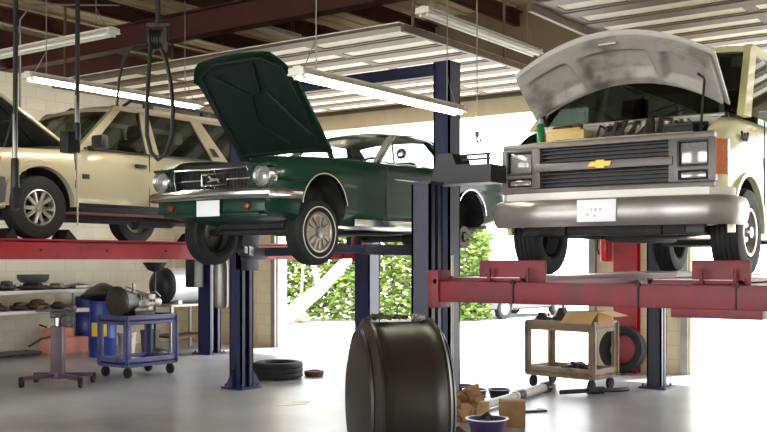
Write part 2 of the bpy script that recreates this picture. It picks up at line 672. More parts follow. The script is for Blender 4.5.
def floor_caster(mb, x, y, r=0.072, top=0.19):
    mb.cyl((x - .018, y, r), (x + .018, y, r), r, 16)
    mb.box((x, y, r * 1.15), (.05, .03, r * 1.3))
    mb.cyl((x, y, r * 1.7), (x, y, top), .014, 8)
# ------------------------------------------------------------------ the setting
XL, XR, YF, YB = -15.0, 4.2, -3.2, 13.8
ROOF = 5.55
DOOR_H = 3.9
OP1 = (-12.26, -6.15)
OP2 = (-4.62, 2.2)

mb = MB(); mb.box(((XL + XR) / 2, (YF + YB) / 2 + .1, -.1), (XR - XL + .4, YB - YF + .4, .2)); struct('floor', mb, 'floor')
mb = MB(); q = FL(288, 405); mb.box((q.x, q.y, .001), (.42, .05, .002), Matrix.Rotation(YAW + .3, 3, 'Z')); q = FL(301, 402); mb.box((q.x, q.y, .001), (.2, .05, .002), Matrix.Rotation(YAW - .2, 3, 'Z')); struct('floor_marking', mb, 'faded')
mb = MB(); mb.box((-5, 44, -.14), (160, 60.0, .2)); struct('ground_rear', mb, 'lot')
mb = MB(); mb.box((-5, -23, -.14), (160, 39.2, .2)); struct('ground_front', mb, 'lot')
mb = MB(); mb.box((XL - .1, (YF + YB) / 2, ROOF / 2), (.2, YB - YF + .4, ROOF)); struct('wall_left', mb, 'wall')
mb = MB(); mb.box((XR + .1, (YF + YB) / 2, ROOF / 2), (.2, YB - YF + .4, ROOF)); struct('wall_right', mb, 'wall')
def end_wall(name, yc, ops, mat):
    mb = MB()
    xs = [XL]
    for a, b in ops:
        xs += [a, b]
    xs.append(XR)
    for i in range(0, len(xs), 2):
        mb.box(((xs[i] + xs[i + 1]) / 2, yc, DOOR_H / 2), (xs[i + 1] - xs[i], .24, DOOR_H))
    struct(name, mb, mat)
    mb = MB(); mb.box(((XL + XR) / 2, yc, (DOOR_H + ROOF) / 2), (XR - XL, .24, ROOF - DOOR_H)); struct('upper_' + name, mb, 'plaster')
end_wall('wall_back', YB + .12, (OP1, OP2), 'wall_b')
end_wall('wall_front', YF - .12, ((-12.3, -6.9), (-4.9, 3.2)), 'wall_b')  # unseen front wall; its bay openings are added to let fill light in
mb = MB(); mb.box(((XL + XR) / 2, (YF + YB) / 2, ROOF + .05), (XR - XL + .4, YB - YF + .5, .1))
for k in range(64):
    x = XL + .3 * k + .15
    mb.box((x, (YF + YB) / 2, ROOF - .015), (.06, YB - YF, .03))
struct('ceiling', mb, 'deck')

# rafters across the shop, purlins and eave beams along it
k = 0
for y in (1.0, 5.6, 10.0):
    mb = MB()
    z = 4.95 if y < 12 else 4.7
    mb.box(((XL + XR) / 2, y, z + .17), (XR - XL, .22, .02)); mb.box(((XL + XR) / 2, y, z - .17), (XR - XL, .22, .02)); mb.box(((XL + XR) / 2, y, z), (XR - XL, .02, .34))
    struct('ceiling_beam', mb, 'steel_red')
for x in np.arange(XL + 1.5, XR, 1.55):
    mb = MB()
    mb.box((x, (YF + YB) / 2, 5.32), (.02, YB - YF, .2)); mb.box((x + .03, (YF + YB) / 2, 5.42), (.08, YB - YF, .015)); mb.box((x - .03, (YF + YB) / 2, 5.22), (.08, YB - YF, .015))
    struct('ceiling_purlin_beam', mb, 'steel_red')
mb = MB(); mb.box((XL + .12, (YF + YB) / 2, 5.1), (.24, YB - YF, .62)); struct('beam_left', mb, 'steel_red')
mb = MB()
for x in (OP1[0] - .08, OP1[1] + .08, OP2[0] - .08):
    mb.box((x, YB - .03, DOOR_H / 2), (.1, .06, DOOR_H))
struct('trim_1', mb, 'galv')
for i, (a, b) in enumerate((OP1, OP2)):
    mb = MB(); mb.box(((a + b) / 2, YB - .03, 4.0), (b - a + .2, .06, .26)); struct('trim_%d' % (3 + i), mb, 'header')
# the red steel column and boxed stud wall in the pier
mb = MB(); mb.box((-5.46, YB - .16, 2.6), (.34, .02, 5.2)); mb.box((-5.46, YB - .30, 2.6), (.34, .02, 5.2)); mb.box((-5.46, YB - .23, 2.6), (.02, .14, 5.2))
struct('column_red', mb, 'red')
mb = MB(); mb.box((-13.0, YB - .02, 1.7), (.5, .04, 3.4)); struct('trim_2', mb, 'header')

# overhead doors lying open under the roof
def overhead_door(name, x0, x1, y0, y1, z, rows):
    d = MB(); p = MB()
    n = rows
    h = (y1 - y0) / n
    cols = 4
    cw = (x1 - x0) / cols
    for i in range(n):
        ya = y0 + h * i
        d.box(((x0 + x1) / 2, ya + .11, z - .004), (x1 - x0, .22, .035))
        d.box(((x0 + x1) / 2, ya + h - .03, z - .002), (x1 - x0, .06, .02))
        for c in range(cols + 1):
            d.box((min(max(x0 + cw * c, x0 + .05), x1 - .05), ya + h / 2, z), (.12, h, .02))
        p.box(((x0 + x1) / 2, ya + h / 2, z + .015), (x1 - x0 - .02, h - .03, .03))
    for x in (x0 - .05, x1 + .05):
        d.box((x, (y0 + y1) / 2, z - .05), (.05, y1 - y0, .08))
        for yy in (y0 + .2, (y0 + y1) / 2):
            d.box((x, yy, (z + ROOF) / 2), (.03, .03, ROOF - z))
    o = struct(name, p, 'door_white')
    f = d.build('door_frame', 'door_rail', o)
    return o
overhead_door('door_1', OP1[0] + .05, OP1[1] - .05, 8.95, 13.5, 4.17, 8)
overhead_door('door_2', OP2[0] + .05, OP2[1] - .05, 8.95, 13.5, 4.17, 8)

# outside: hedge, leaning trunk, parked car
def leaf_mass(cx, cy, sx, sy, h, n, seed, lobes):
    rnd = random.Random(seed)
    mb = MB()
    bm = mb.bm
    for _ in range(n):
        for _t in range(30):
            a, b, c = rnd.uniform(-1, 1), rnd.uniform(-1, 1), rnd.uniform(0, 1)
            top = .72 + .28 * math.sin(a * lobes + seed) * math.cos(a * lobes * 2.3)
            if c < top and (abs(b) > .45 or c > top - .25 or abs(a) > .9):
                break
        q = Vector((cx + a * sx, cy + b * sy * (1 - .35 * c), .02 + c * h))
        s_ = rnd.uniform(.06, .12)
        d = Vector((rnd.gauss(0, 1), rnd.gauss(0, 1), rnd.gauss(0, .7))).normalized()
        _, u, v = basis(d)
        mi = 0 if rnd.random() < .6 else 1
        f = bm.faces.new([bm.verts.new(q + u * s_), bm.verts.new(q + v * s_ * .5 + d * s_ * .15), bm.verts.new(q - u * s_), bm.verts.new(q - v * s_ * .5 + d * s_ * .15)])
        f.material_index = mi
    return mb
hd = thing('hedge', 'loose green leafy hedge along the far side of the driveway', 'hedge', P(300, 320, 27.5) * Vector((1, 1, 0)), YAW)
leaf_mass(0, 0, 5.2, 1.0, 4.2, 27000, 3, 4.0).build('foliage', ['leaf', 'leaf2'], hd, fix=False, flat=True)
mb = MB()
rnd = random.Random(5)
for k in range(14):
    x = -4.8 + .72 * k
    mb.tube([(x, 0, 0), (x + rnd.uniform(-.3, .3), rnd.uniform(-.3, .3), 1.2), (x + rnd.uniform(-.6, .6), rnd.uniform(-.4, .4), 2.6)], [.05, .04, .015], 6)
mb.build('stem', 'bark', hd)
a = P(282, 322, 25.6); b = P(345, 262, 25.6)
tr = MB()
pts = [Vector((a.x, a.y, 0)).lerp(Vector((b.x, b.y, b.z)), t) for t in (0, .3, .6, 1, 1.5)]
loc = pts[0].copy()
pts = [p - loc for p in pts]
pts[2].z -= .08
tk = thing('leaning_tree', 'grey bare tree trunk leaning diagonally in front of the hedge', 'tree', loc)
tr.tube(pts, [.24, .2, .17, .14, .09], 10).build('trunk', 'bark', tk)
br = MB(); br.tube([pts[2], pts[2] + Vector((-.3, 0, .9)), pts[2] + Vector((-.3, .1, 1.8))], [.09, .06, .03], 8)
br.build('branch', 'bark', tk)
p0 = FL(301, 321); sp = MB()
sp.tube([(0, 0, 0), (.03, 0, .9), (.1, .02, 2.2)], [.05, .04, .02], 7)
sp.blob((0, 0, .12), (.5, .5, .34), 4, .2)
solo('sapling', sp, 'bark', (p0.x, p0.y, -.03), 'thin dark upright sapling stem beside the leaning trunk', 'tree')
# ------------------------------------------------------------------ lifts
def channel_post(mb, x, y, w, d, h, face, t=.02):
    """Upright C channel whose open side looks along face (+1/-1 in x)."""
    mb.box((x - face * (w / 2 - t / 2), y, h / 2), (t, d, h))
    for s_ in (1, -1):
        mb.box((x, y + s_ * (d / 2 - t / 2), h / 2), (w, t, h))
        mb.box((x + face * (w / 2 - t / 2), y + s_ * (d / 2 - .035), h / 2), (t, .07, h))
    mb.box((x, y, .012), (w + .16, d + .14, .024))


def anchor_bolts(mb, x, y, w, d):
    for a in (1, -1):
        for b in (1, -1):
            mb.cyl((x + a * (w / 2 + .04), y + b * (d / 2 + .03), .02), (x + a * (w / 2 + .04), y + b * (d / 2 + .03), .06), .012, 6)


def four_post(label, xs, ys, zt, runs, mats, post_h, pw, beam_h, run_y, stops=None, lift=.04):
    t = thing('four_post_lift', label, 'car lift', ((xs[0] + xs[1]) / 2, (ys[0] + ys[1]) / 2, 0), 0)
    ox, oy = t.location.x, t.location.y
    for x in xs:
        for y in ys:
            mb = MB(); f = 1 if x == xs[0] else -1
            channel_post(mb, x - ox, y - oy, pw, pw, post_h, f); anchor_bolts(mb, x - ox, y - oy, pw, pw)
            mb.box((x - ox, y - oy, post_h + .01), (pw + .02, pw + .02, .02))
            p = mb.build('post', mats[1], t)
            r = MB(); r.box((x - ox + f * pw * .2, y - oy, post_h * .5), (.03, .04, post_h - .1)); r.build('ladder_rail', 'galv', p)
    for y in ys:
        mb = MB(); mb.box(((xs[0] + xs[1]) / 2 - ox, y - oy, zt - beam_h / 2 + lift), (xs[1] - xs[0] - pw * .5, .16, beam_h), bev=.008)
        for x in xs:
            s_ = 1 if x == xs[0] else -1
            mb.box((x - ox + s_ * (pw * .5 + .03), y - oy, zt - beam_h / 2 + lift + .02), (.1, .2, beam_h + .14), bev=.006)
        cb = mb.build('crossbeam', mats[0], t)
        for q in runs:
            for xx in q:
                bo = MB(); bo.box((xx - ox, y - oy - .085, zt - beam_h / 2 + lift), (.012, .012, beam_h))
                bo.cyl((xx - ox, y - oy - .075, zt - .03), (xx - ox, y - oy - .1, zt - .03), .02, 8)
                bo.build('bracket', 'under', cb)
    for ri, (a, b) in enumerate(runs):
        mb = MB()
        th = .20 if mats[0] == 'red' else .11
        mb.box(((a + b) / 2 - ox, (run_y[0] + run_y[1]) / 2 - oy, zt - .012), (b - a, run_y[1] - run_y[0], .024))
        for xx in (a + .015, b - .015):
            mb.box((xx - ox, (run_y[0] + run_y[1]) / 2 - oy, zt - th / 2), (.03, run_y[1] - run_y[0], th))
            for e in (-1, 1):
                mb.box((xx - ox, (run_y[0] + run_y[1]) / 2 - oy, zt - (0 if e > 0 else th)), (.045, run_y[1] - run_y[0], .022))
        rw = mb.build('runway', mats[0], t)
        tr = MB(); tr.box(((a + b) / 2 - ox, (run_y[0] + run_y[1]) / 2 - oy, zt + .001), (b - a - .08, run_y[1] - run_y[0] - .02, .006))
        tr.build('runway_deck', mats[2], rw)
        if stops:
            rp_a, rp_b = a, b; a, b = stops[ri]
            s_ = MB(); s_.box(((a + b) / 2 - ox, run_y[0] - oy + .04, zt + .04), (b - a + .02, .03, .2), bev=.012)
            s_.box(((a + b) / 2 - ox, run_y[0] - oy + .09, zt + .02), (b - a - .1, .1, .04))
            for g in (.2, .8):
                s_.cyl((a + (b - a) * g - ox, run_y[0] - oy - .03, zt - .04), (a + (b - a) * g - ox, run_y[0] - oy - .03, zt + .08), .014, 8)
            s_.build('wheel_stop', mats[0], t)
            a, b = rp_a, rp_b
            rp = MB(); rp.box(((a + b) / 2 - ox, run_y[1] - oy + .3, zt - .06), (b - a, .7, .03), Matrix.Rotation(.12, 3, 'X'))
            rp.build('approach_ramp', mats[0], t)
    return t


suv_lift = four_post('four-post lift with long red runways holding the champagne SUV', (-12.35, -9.0), (5.2, 12.15), 1.82, ((-11.72, -11.2), (-9.92, -9.4)), ('red', 'blue', 'red'), 2.25, .27, .24, (5.35, 12.05))
ox, oy = suv_lift.location.x, suv_lift.location.y
mb = MB(); mb.box((-12.35 - ox - .05, 12.15 - oy - .3, 1.45), (.22, .22, .62), bev=.02); mb.cyl((-12.35 - ox - .05, 12.15 - oy - .3, 1.76), (-12.35 - ox - .05, 12.15 - oy - .3, 2.05), .1, 16)
mb.build('power_unit', 'black', suv_lift)
for y in (6.86, 9.56):
    for s_ in (-1, 1):
        mb = MB(); mb.prism([(y - oy + s_ * .30, 1.83), (y - oy + s_ * .48, 1.83), (y - oy + s_ * .36, 1.95)], 'x', -9.85 - ox, -9.6 - ox)
        mb.build('wheel_chock', 'black', suv_lift)
mb = MB()
for y in np.arange(5.8, 12, .9):
    mb.cyl((-9.4 - ox, y - oy, 1.71), (-9.385 - ox, y - oy, 1.71), .014, 8)
mb.build('bolt', 'under', suv_lift)

van_lift = four_post('low red four-post lift carrying the cream van', (-4.5, -1.52), (6.9, 12.15), 1.458, ((-4.36, -3.66), (-2.66, -1.98)), ('red_van', 'post', 'tread'), 2.22, .185, .165, (7.0, 12.0), ((-4.07, -3.5), (-2.34, -1.95)), lift=-.03)
ox, oy = van_lift.location.x, van_lift.location.y
mb = MB(); mb.box((-2.12 - ox, 6.93 - oy, 1.245), (.62, .2, .09), bev=.01); mb.build('folded_ramp', 'red_van', van_lift)
mb = MB(); mb.box((-3.16 - ox, 9.6 - oy, 1.36), (.98, .5, .1), bev=.01); mb.box((-3.16 - ox, 9.6 - oy, 1.44), (.3, .3, .1), bev=.01); mb.build('jack_tray', 'tread', van_lift)

# two-post lift under the green coupe
tp = thing('two_post_lift', 'tall navy two-post lift holding up the green coupe', 'car lift', (-7.21, 9.13, 0))
for sg, nm in ((1, 'r'), (-1, 'l')):
    X = 1.51 * sg
    mb = MB(); channel_post(mb, X, 0, .20, .22, 3.72, -sg); anchor_bolts(mb, X, 0, .20, .22)
    mb.prism([(.0, .02), (.34, .02), (.0, .5)], 'x', X - .01, X + .01)
    mb.prism([(-.0, .02), (-.3, .02), (-.0, .45)], 'x', X - .01, X + .01)
    po = mb.build('column', 'blue', tp)
    ca = MB(); ca.box((X - sg * .1, 0, 1.72), (.2, .22, .5), bev=.01); ca.box((X - sg * .22, 0, 1.68), (.16, .34, .14), bev=.01)
    ca.build('carriage', 'navy', tp)
    for e in (-1, 1):
        a0 = Vector((X - sg * .22, .1 * e, 1.70)); a1 = Vector((sg * .62, 1.0 * e + .05, 1.72))
        ar = MB(); ar.bar(a0, a0.lerp(a1, .62), .13, .11, .008); ar.bar(a0.lerp(a1, .5), a1, .1, .08, .008)
        ao = ar.build('lift_arm', 'navy', tp)
        pd = MB(); pd.cyl(a1 + Vector((0, 0, .0)), a1 + Vector((0, 0, .18)), .035, 14); pd.lathe([(0, .18), (.07, .18), (.075, .22), (0, .22)], 'z', a1, 16)
        pd.build('lift_pad', 'rubber', ao)
mb = MB()
mb.box((0, 0, 3.66), (3.0, .14, .11), bev=.006); mb.box((0, -.1, 3.6), (2.9, .03, .05))
mb.build('overhead_beam', 'blue', tp)
mb = MB(); mb.box((-1.76, -.1, 1.75), (.16, .16, .26), bev=.015); mb.build('control_box', 'black', tp)
mb = MB(); mb.lathe([(0, 1.0), (.07, 1.0), (.085, 1.04), (.085, 1.54), (.07, 1.6), (0, 1.6)], 'z', (-1.74, -.12, 0), 18); mb.build('oil_reservoir', 'galv', tp)
mb = MB(); mb.tube([(-1.74, -.12, 1.6), (-1.72, -.1, 1.8), (-1.64, 0, 2.2), (-1.6, 0, 3.6)], .012, 6); mb.build('hydraulic_hose', 'hose', tp)
mb = MB(); mb.cyl((1.68, -.17, .3), (1.68, -.17, 1.65), .018, 8); mb.build('lift_rod', 'galv', tp)
# ------------------------------------------------------------------ shared car pieces
def arcs_panel(y, n=9):
    return y


def roof_slab(st, n=13, th=.03):
    """st: list of (y, half width, edge z, crown)."""
    G = []
    for y, hw, ze, cr in st:
        G.append([(hw * t, y, ze + cr * (1 - abs(t) ** 2.6)) for t in np.linspace(-1, 1, n)])
    return MB().slab(G, (0, 0, -th))


def screen(base, top, n=11, th=.006, bow_b=.1, bow_t=.06, m=5):
    """Curved windscreen between base (half width, y, z) and top."""
    G = []
    for i in range(m):
        s_ = i / (m - 1)
        hw = base[0] + (top[0] - base[0]) * s_
        y = base[1] + (top[1] - base[1]) * s_
        z = base[2] + (top[2] - base[2]) * s_
        bw = bow_b + (bow_t - bow_b) * s_
        sg = -1 if top[1] > base[1] else 1
        G.append([(hw * t, y + sg * bw * (1 - t * t), z) for t in np.linspace(-1, 1, n)])
    return MB().slab(G, (0, .004 if top[1] > base[1] else -.004, -th))


def car_seat(parent, x, y, z, w=.5, bench=False):
    mb = MB()
    mb.box((x, y, z + .1), (w, .5, .16), bev=.04)
    mb.box((x, y + .28, z + .42), (w, .13, .58), Matrix.Rotation(-.22, 3, 'X'), bev=.045)
    if not bench:
        mb.box((x, y + .36, z + .8), (.26, .09, .18), Matrix.Rotation(-.2, 3, 'X'), bev=.035)
    return mb.build('seat', 'seat', parent)


def steering(parent, x, y, z):
    mb = MB()
    q = Vector((0, -.9, .42)).normalized()
    _, u, v = basis(q)
    c = Vector((x, y, z))
    mb.tube([c + (u * math.cos(2 * PI * k / 20) + v * math.sin(2 * PI * k / 20)) * .18 for k in range(21)], .014, 6, False)
    for a in (0, 2.1, 4.2):
        mb.cyl(c, c + (u * math.cos(a) + v * math.sin(a)) * .18, .012, 6)
    mb.cyl(c, c + q * .35, .025, 8)
    return mb.build('steering_wheel', 'black', parent)


def cutter(mbs):
    return mbs.build('cut', 'under')


def wheel_cuts(track_x, ys, z, r, depth=.3, extra=.06):
    out = []
    for y in ys:
        for sg in (1, -1):
            mb = MB()
            mb.cyl((sg * (track_x + extra), y, z), (sg * (track_x - depth), y, z), r, 36)
            out.append(cutter(mb))
    return out


def box_cut(c, d, bev=0.0):
    return cutter(MB().box(c, d, bev=bev))


def engine_lump(parent, y, z, w, l, h, mat='engine'):
    mb = MB()
    mb.box((0, y, z), (w, l, h), bev=.03)
    for sg in (-1, 1):
        mb.box((sg * w * .33, y, z + h * .58), (w * .26, l * .86, h * .26), bev=.025)
        for k in range(4):
            mb.tube([(sg * w * .42, y - l * .36 + l * .24 * k, z + h * .1), (sg * w * .68, y - l * .36 + l * .24 * k, z - h * .05), (sg * w * .7, y - l * .2 + l * .2 * k, z - h * .5)], .022, 7)
    o = mb.build('engine', mat, parent)
    f = MB(); f.lathe([(0, 0), (w * .3, 0), (w * .3, .015), (.03, .03), (.03, .06), (0, .06)], (0, -1, 0), (0, y - l * .6, z + h * .2), 20)
    for k in range(6):
        a = k * PI / 3
        f.box((math.cos(a) * w * .17, y - l * .62, z + h * .2 + math.sin(a) * w * .17), (w * .22, .012, .06), Matrix.Rotation(-a, 3, 'Y'))
    f.build('fan', 'black', o)
    return o


# ------------------------------------------------------------------ green coupe
gc = thing('car', 'dark green classic two-door coupe with its hood propped wide open', 'car', (-7.06, 6.95, 1.77))
Wm = pc((0, .74), (.06, .81), (.3, .845), (.8, .858), (1.4, .865), (3.2, .868), (3.9, .865), (4.35, .845), (4.52, .80), (4.58, .75))
ZT = pc((0, .74), (.1, .79), (.5, .835), (1.2, .865), (2.4, .875), (3.2, .905), (3.8, .91), (4.4, .87), (4.58, .82))
ZB = pc((0, .30), (.12, .26), (.45, .21), (1.0, .16), (3.2, .16), (3.9, .24), (4.58, .36))
def half_m(y):
    w, t, b = Wm(y), ZT(y), ZB(y)
    H = t - b
    return [(0, b), (w - .16, b), (w - .07, b + .015), (w - .035, b + .08 * H), (w - .012, b + .25 * H), (w - .012, b + .45 * H), (w - .022, b + .60 * H), (w + .004, b + .67 * H), (w - .004, b + .8 * H), (w - .018, t - .05), (w - .05, t - .008), (w - .1, t + .004), (w - .3, t + .018), (0, t + .028)]
ys = [0, .03, .08, .16, .26] + list(np.linspace(.4, 4.3, 34)) + [4.4, 4.5, 4.56, 4.58]
bd = shell(ys, half_m).build('body', ['green', 'under'], gc)
bd_cuts = wheel_cuts(.88, (.72, 3.54), .33, .345, .30)
bd_cuts += [box_cut((0, .78, .85), (1.02, 1.06, .62)), box_cut((0, .3, .93), (1.0, 1.0, .5)), box_cut((0, 2.62, .66), (1.44, 1.9, .86), .04)]
mb = MB(); mb.prism([(-.50, .505), (.50, .505), (.53, .62), (.49, .725), (-.49, .725), (-.53, .62)], 'y', -.2, .11); bd_cuts.append(cutter(mb))
bd.parent = None
bd_loc = bd.location.copy()
carve(bd, bd_cuts)
bd.parent = gc
for me_m in [m for m in bd.data.materials]:
    pass
# grille
g = MB(); g.box((0, .1, .635), (1.02, .015, .28))
for k in range(22):
    g.box((-.48 + k * .0457, .088, .615), (.008, .012, .22))
for k in range(7):
    g.box((0, .088, .52 + .032 * k), (.98, .012, .006))
gr = g.build('grille', 'black', gc)
c = MB()
ring = [(-.505, .515), (.505, .515), (.535, .62), (.49, .715), (-.49, .715), (-.535, .62)]
c.tube([(x, -.002 + .03 * (abs(x) > .5), z) for x, z in ring + [ring[0]]], .011, 6)
c.bar((-.50, .07, .615), (-.16, .07, .615), .02, .012); c.bar((.50, .07, .615), (.16, .07, .615), .02, .012)
c.bar((0, .07, .725), (0, .07, .69), .014); c.bar((0, .07, .51), (0, .07, .545), .014)
fr = [(-.17, .56), (.17, .56), (.17, .672), (-.17, .672)]
c.tube([(x, .06, z) for x, z in fr + [fr[0]]], .011, 6)
c.build('grille_surround', 'chrome', gr)
h = MB()   # running horse emblem
body = [(-.11, .61), (-.07, .635), (0, .632), (.05, .645), (.075, .668), (.10, .668), (.115, .65), (.10, .645), (.085, .64), (.07, .61), (.105, .60), (.125, .585), (.12, .578), (.085, .59), (.05, .592), (.0, .598), (-.05, .60), (-.075, .585), (-.11, .57), (-.135, .572), (-.105, .585), (-.09, .60), (-.13, .615), (-.15, .605), (-.14, .618)]
h.prism([(-x * .72, .615 + (z - .615) * .75) for x, z in body], 'y', .052, .066); h.build('horse_emblem', 'chrome', gr)
# head lamps in their fender pods
for sg in (1, -1):
    m_ = MB(); m_.lathe([(.116, .06), (.118, -.02), (.108, -.035), (.094, -.02), (.094, .05)], (0, 1, 0), (.02 + sg * .69, .0, .62), 28)
    hl = m_.build('headlamp', 'chrome', gc)
    l = MB(); l.lathe([(0, -.035), (.055, -.028), (.095, -.005), (.095, .03), (0, .03)], (0, 1, 0), (.02 + sg * .69, .0, .62), 24); l.build('lens', 'lens', hl)
    k = MB(); k.box((.02 + sg * .69, .022, .725), (.2, .12, .03), bev=.012); k.build('brow', 'green', hl)
    s_ = MB()
    for q in (.55, .62, .69):
        s_.box((sg * .565, -.005, q), (.05, .03, .012))
    s_.build('gill', 'green', hl)
# bumpers
def blade(path):
    return MB().sweep(path, [(-.02, -.04), (.012, -.046), (.03, -.024), (.022, 0), (.03, .024), (.012, .046), (-.02, .04)])
pth = [(-.875, .34, .455), (-.88, .22, .455), (-.87, .1, .455), (-.80, -.02, .455), (-.6, -.07, .455), (-.3, -.095, .455), (0, -.105, .455), (.3, -.095, .455), (.6, -.07, .455), (.80, -.02, .455), (.87, .1, .455), (.88, .22, .455), (.875, .34, .455)]
blade(pth).build('front_bumper', 'chrome', gc)
pth = [(x, 4.58 - y * 1.0 + .02, z + .06) for x, y, z in pth[::-1]]
blade(pth).build('rear_bumper', 'chrome', gc)
v = MB(); v.box((0, .005, .345), (1.46, .03, .12), bev=.012); v.box((0, .05, .27), (1.3, .12, .03), bev=.01); vl = v.build('lower_pan', 'green', gc)
pl = MB(); pl.box((.02, -.045, .33), (.31, .008, .155), bev=.002); po = pl.build('license_plate', 'plate', gc); po['label'] = 'blank white front plate'
for sg in (1, -1):
    k = MB(); k.lathe([(0, -.03), (.03, -.024), (.04, -.004), (.04, .03), (0, .03)], (0, 1, 0), (sg * .52, -.02, .345), 18); k.build('parking_lamp', 'redlens', gc)
# chrome trims
mirror_build('wheel_arch_trim', lambda m, s_: arch_lip(m, s_, .86, .72, .33, .345, .014, 8, 172, .012), 'chrome', gc)
mirror_build('wheel_arch_trim', lambda m, s_: arch_lip(m, s_, .862, 3.54, .33, .345, .014, 8, 172, .012), 'chrome', gc)
mirror_build('rocker_trim', lambda m, s_: m.box((s_ * .862, 2.17, .215), (.02, 1.95, .075), bev=.006), 'chrome', gc)
mirror_build('door_gap', lambda m, s_: m.tube([(s_ * .858, 1.78, .84), (s_ * .862, 1.78, .6), (s_ * .862, 1.78, .29), (s_ * .862, 1.84, .275), (s_ * .862, 2.96, .275), (s_ * .862, 3.02, .29), (s_ * .862, 3.02, .84)], .006, 5), 'black', gc)
mirror_build('door_handle', lambda m, s_: m.box((s_ * .885, 2.86, .76), (.03, .15, .028), bev=.008), 'chrome', gc)
mirror_build('side_trim', lambda m, s_: m.box((s_ * .872, 2.42, .70), (.01, 1.2, .016), bev=.003), 'chrome', gc)
# greenhouse
xf = lambda z: .76 - (z - .88) / .36 * .17
mirror_build('windshield_pillar', lambda m, s_: m.lean([(1.70, .87), (1.79, .87), (2.33, 1.235), (2.22, 1.235)], xf, .05, s_), 'van_white', gc)
mirror_build('rear_pillar', lambda m, s_: m.lean([(3.22, .88), (3.76, .90), (3.12, 1.235), (2.92, 1.25)], xf, .06, s_), 'green', gc)
mirror_build('drip_rail', lambda m, s_: m.tube([(s_ * (xf(.88) + .012), 1.74, .88), (s_ * (xf(1.23) + .012), 2.26, 1.225), (s_ * (xf(1.25) + .02), 2.6, 1.255), (s_ * (xf(1.24) + .02), 2.95, 1.235), (s_ * (xf(.95) + .02), 3.5, .97)], .014, 6), 'chrome', gc)
roof_slab([(2.18, .575, 1.225, .03), (2.3, .59, 1.24, .05), (2.6, .60, 1.25, .062), (2.95, .60, 1.245, .06), (3.12, .585, 1.225, .05)]).build('roof', 'green', gc)
screen((.72, 1.72, .885), (.57, 2.24, 1.235)).build('windshield', 'glass', gc)
screen((.70, 3.72, .92), (.57, 3.1, 1.235)).build('rear_window', 'glass', gc)
mirror_build('vent_window_frame', lambda m, s_: m.tube([(s_ * xf(.89), 2.06, .89), (s_ * xf(1.22), 2.22, 1.21)], .011, 6), 'chrome', gc)
mirror_build('side_window', lambda m, s_: m.lean([(1.82, .885), (3.04, .895), (2.87, 1.235), (2.34, 1.235)], xf, .006, s_), 'glass', gc)
mirror_build('belt_trim', lambda m, s_: m.bar((s_ * .775, 1.72, .885), (s_ * .775, 3.1, .897), .02, .014), 'chrome', gc)
m_ = MB(); m_.lathe([(0, -.03), (.035, -.025), (.06, .01), (.058, .02), (0, .022)], (-.2, 1, 0), (.90, 1.98, .985), 20); m_.cyl((.83, 1.98, .88), (.88, 1.99, .97), .012, 8); m_.build('side_mirror', 'chrome', gc)
# interior
car_seat(gc, .36, 2.35, .26, .5, True); car_seat(gc, -.36, 2.35, .26, .5, True); car_seat(gc, 0, 3.12, .22, 1.1, True)
d = MB(); d.box((0, 1.82, .80), (1.36, .26, .16), bev=.05); d.build('dashboard', 'black', gc)
steering(gc, .37, 2.08, .82)
# hood
hy, hz, ang = 1.12, .95, math.radians(50)
dirv = Vector((0, -math.cos(ang), math.sin(ang))); upv = Vector((0, -math.sin(ang), -math.cos(ang)))   # upv: towards the lining
def hood_pt(t, s_):
    S = 1.24 - .05 * t * t - .17 * max(0, (abs(t) - .74) / .26) ** 1.6
    hw = .645 + .005 * s_
    lip = .05 * max(0, (s_ - .88) / .12) ** 2
    return Vector((t * hw, hy, hz)) + dirv * (s_ * S) - upv * (.045 * (1 - t * t) - lip)
G = [[hood_pt(t, s_) for t in np.linspace(-1, 1, 25)] for s_ in np.linspace(0, 1, 21)]
ho = MB().slab(G, upv * .028).build('hood', 'green', gc)
G = [[hood_pt(t, s_) + upv * (.03 + .0) for t in np.linspace(-.95, .95, 25)] for s_ in np.linspace(.03, .96, 21)]
MB().slab(G, upv * .008).build('lining', 'green_in', ho)
rb = MB()
q = lambda t, s_: hood_pt(t, s_) + upv * .045
for pl_ in ([(-.62, .84), (-.08, .60), (.14, .63), (.30, .90)], [(.28, .62), (.78, .2)], [(-.08, .60), (-.2, .36), (.2, .12)], [(-.85, .05), (-.9, .5), (-.86, .9), (-.5, .95), (.5, .95), (.86, .9), (.9, .5), (.85, .05), (-.85, .05)]):
    rb.tube([q(a, b) for a, b in pl_], .016, 6)
rb.build('brace', 'green_in', ho)
for sg in (1, -1):
    hg = MB(); hg.bar((sg * .60, hy + .08, .80), (sg * .60, hy - .02, hz + .02), .03, .05)
    hg.bar((sg * .60, hy - .02, hz), hood_pt(sg * .9, .2) + upv * .05, .03, .03)
    hg.build('hood_hinge', 'under', ho)
engine_lump(gc, .85, .55, .5, .6, .3)
cw = MB(); cw.box((0, 1.5, .895), (1.3, .3, .03), bev=.01); cw.build('cowl', 'green', gc)
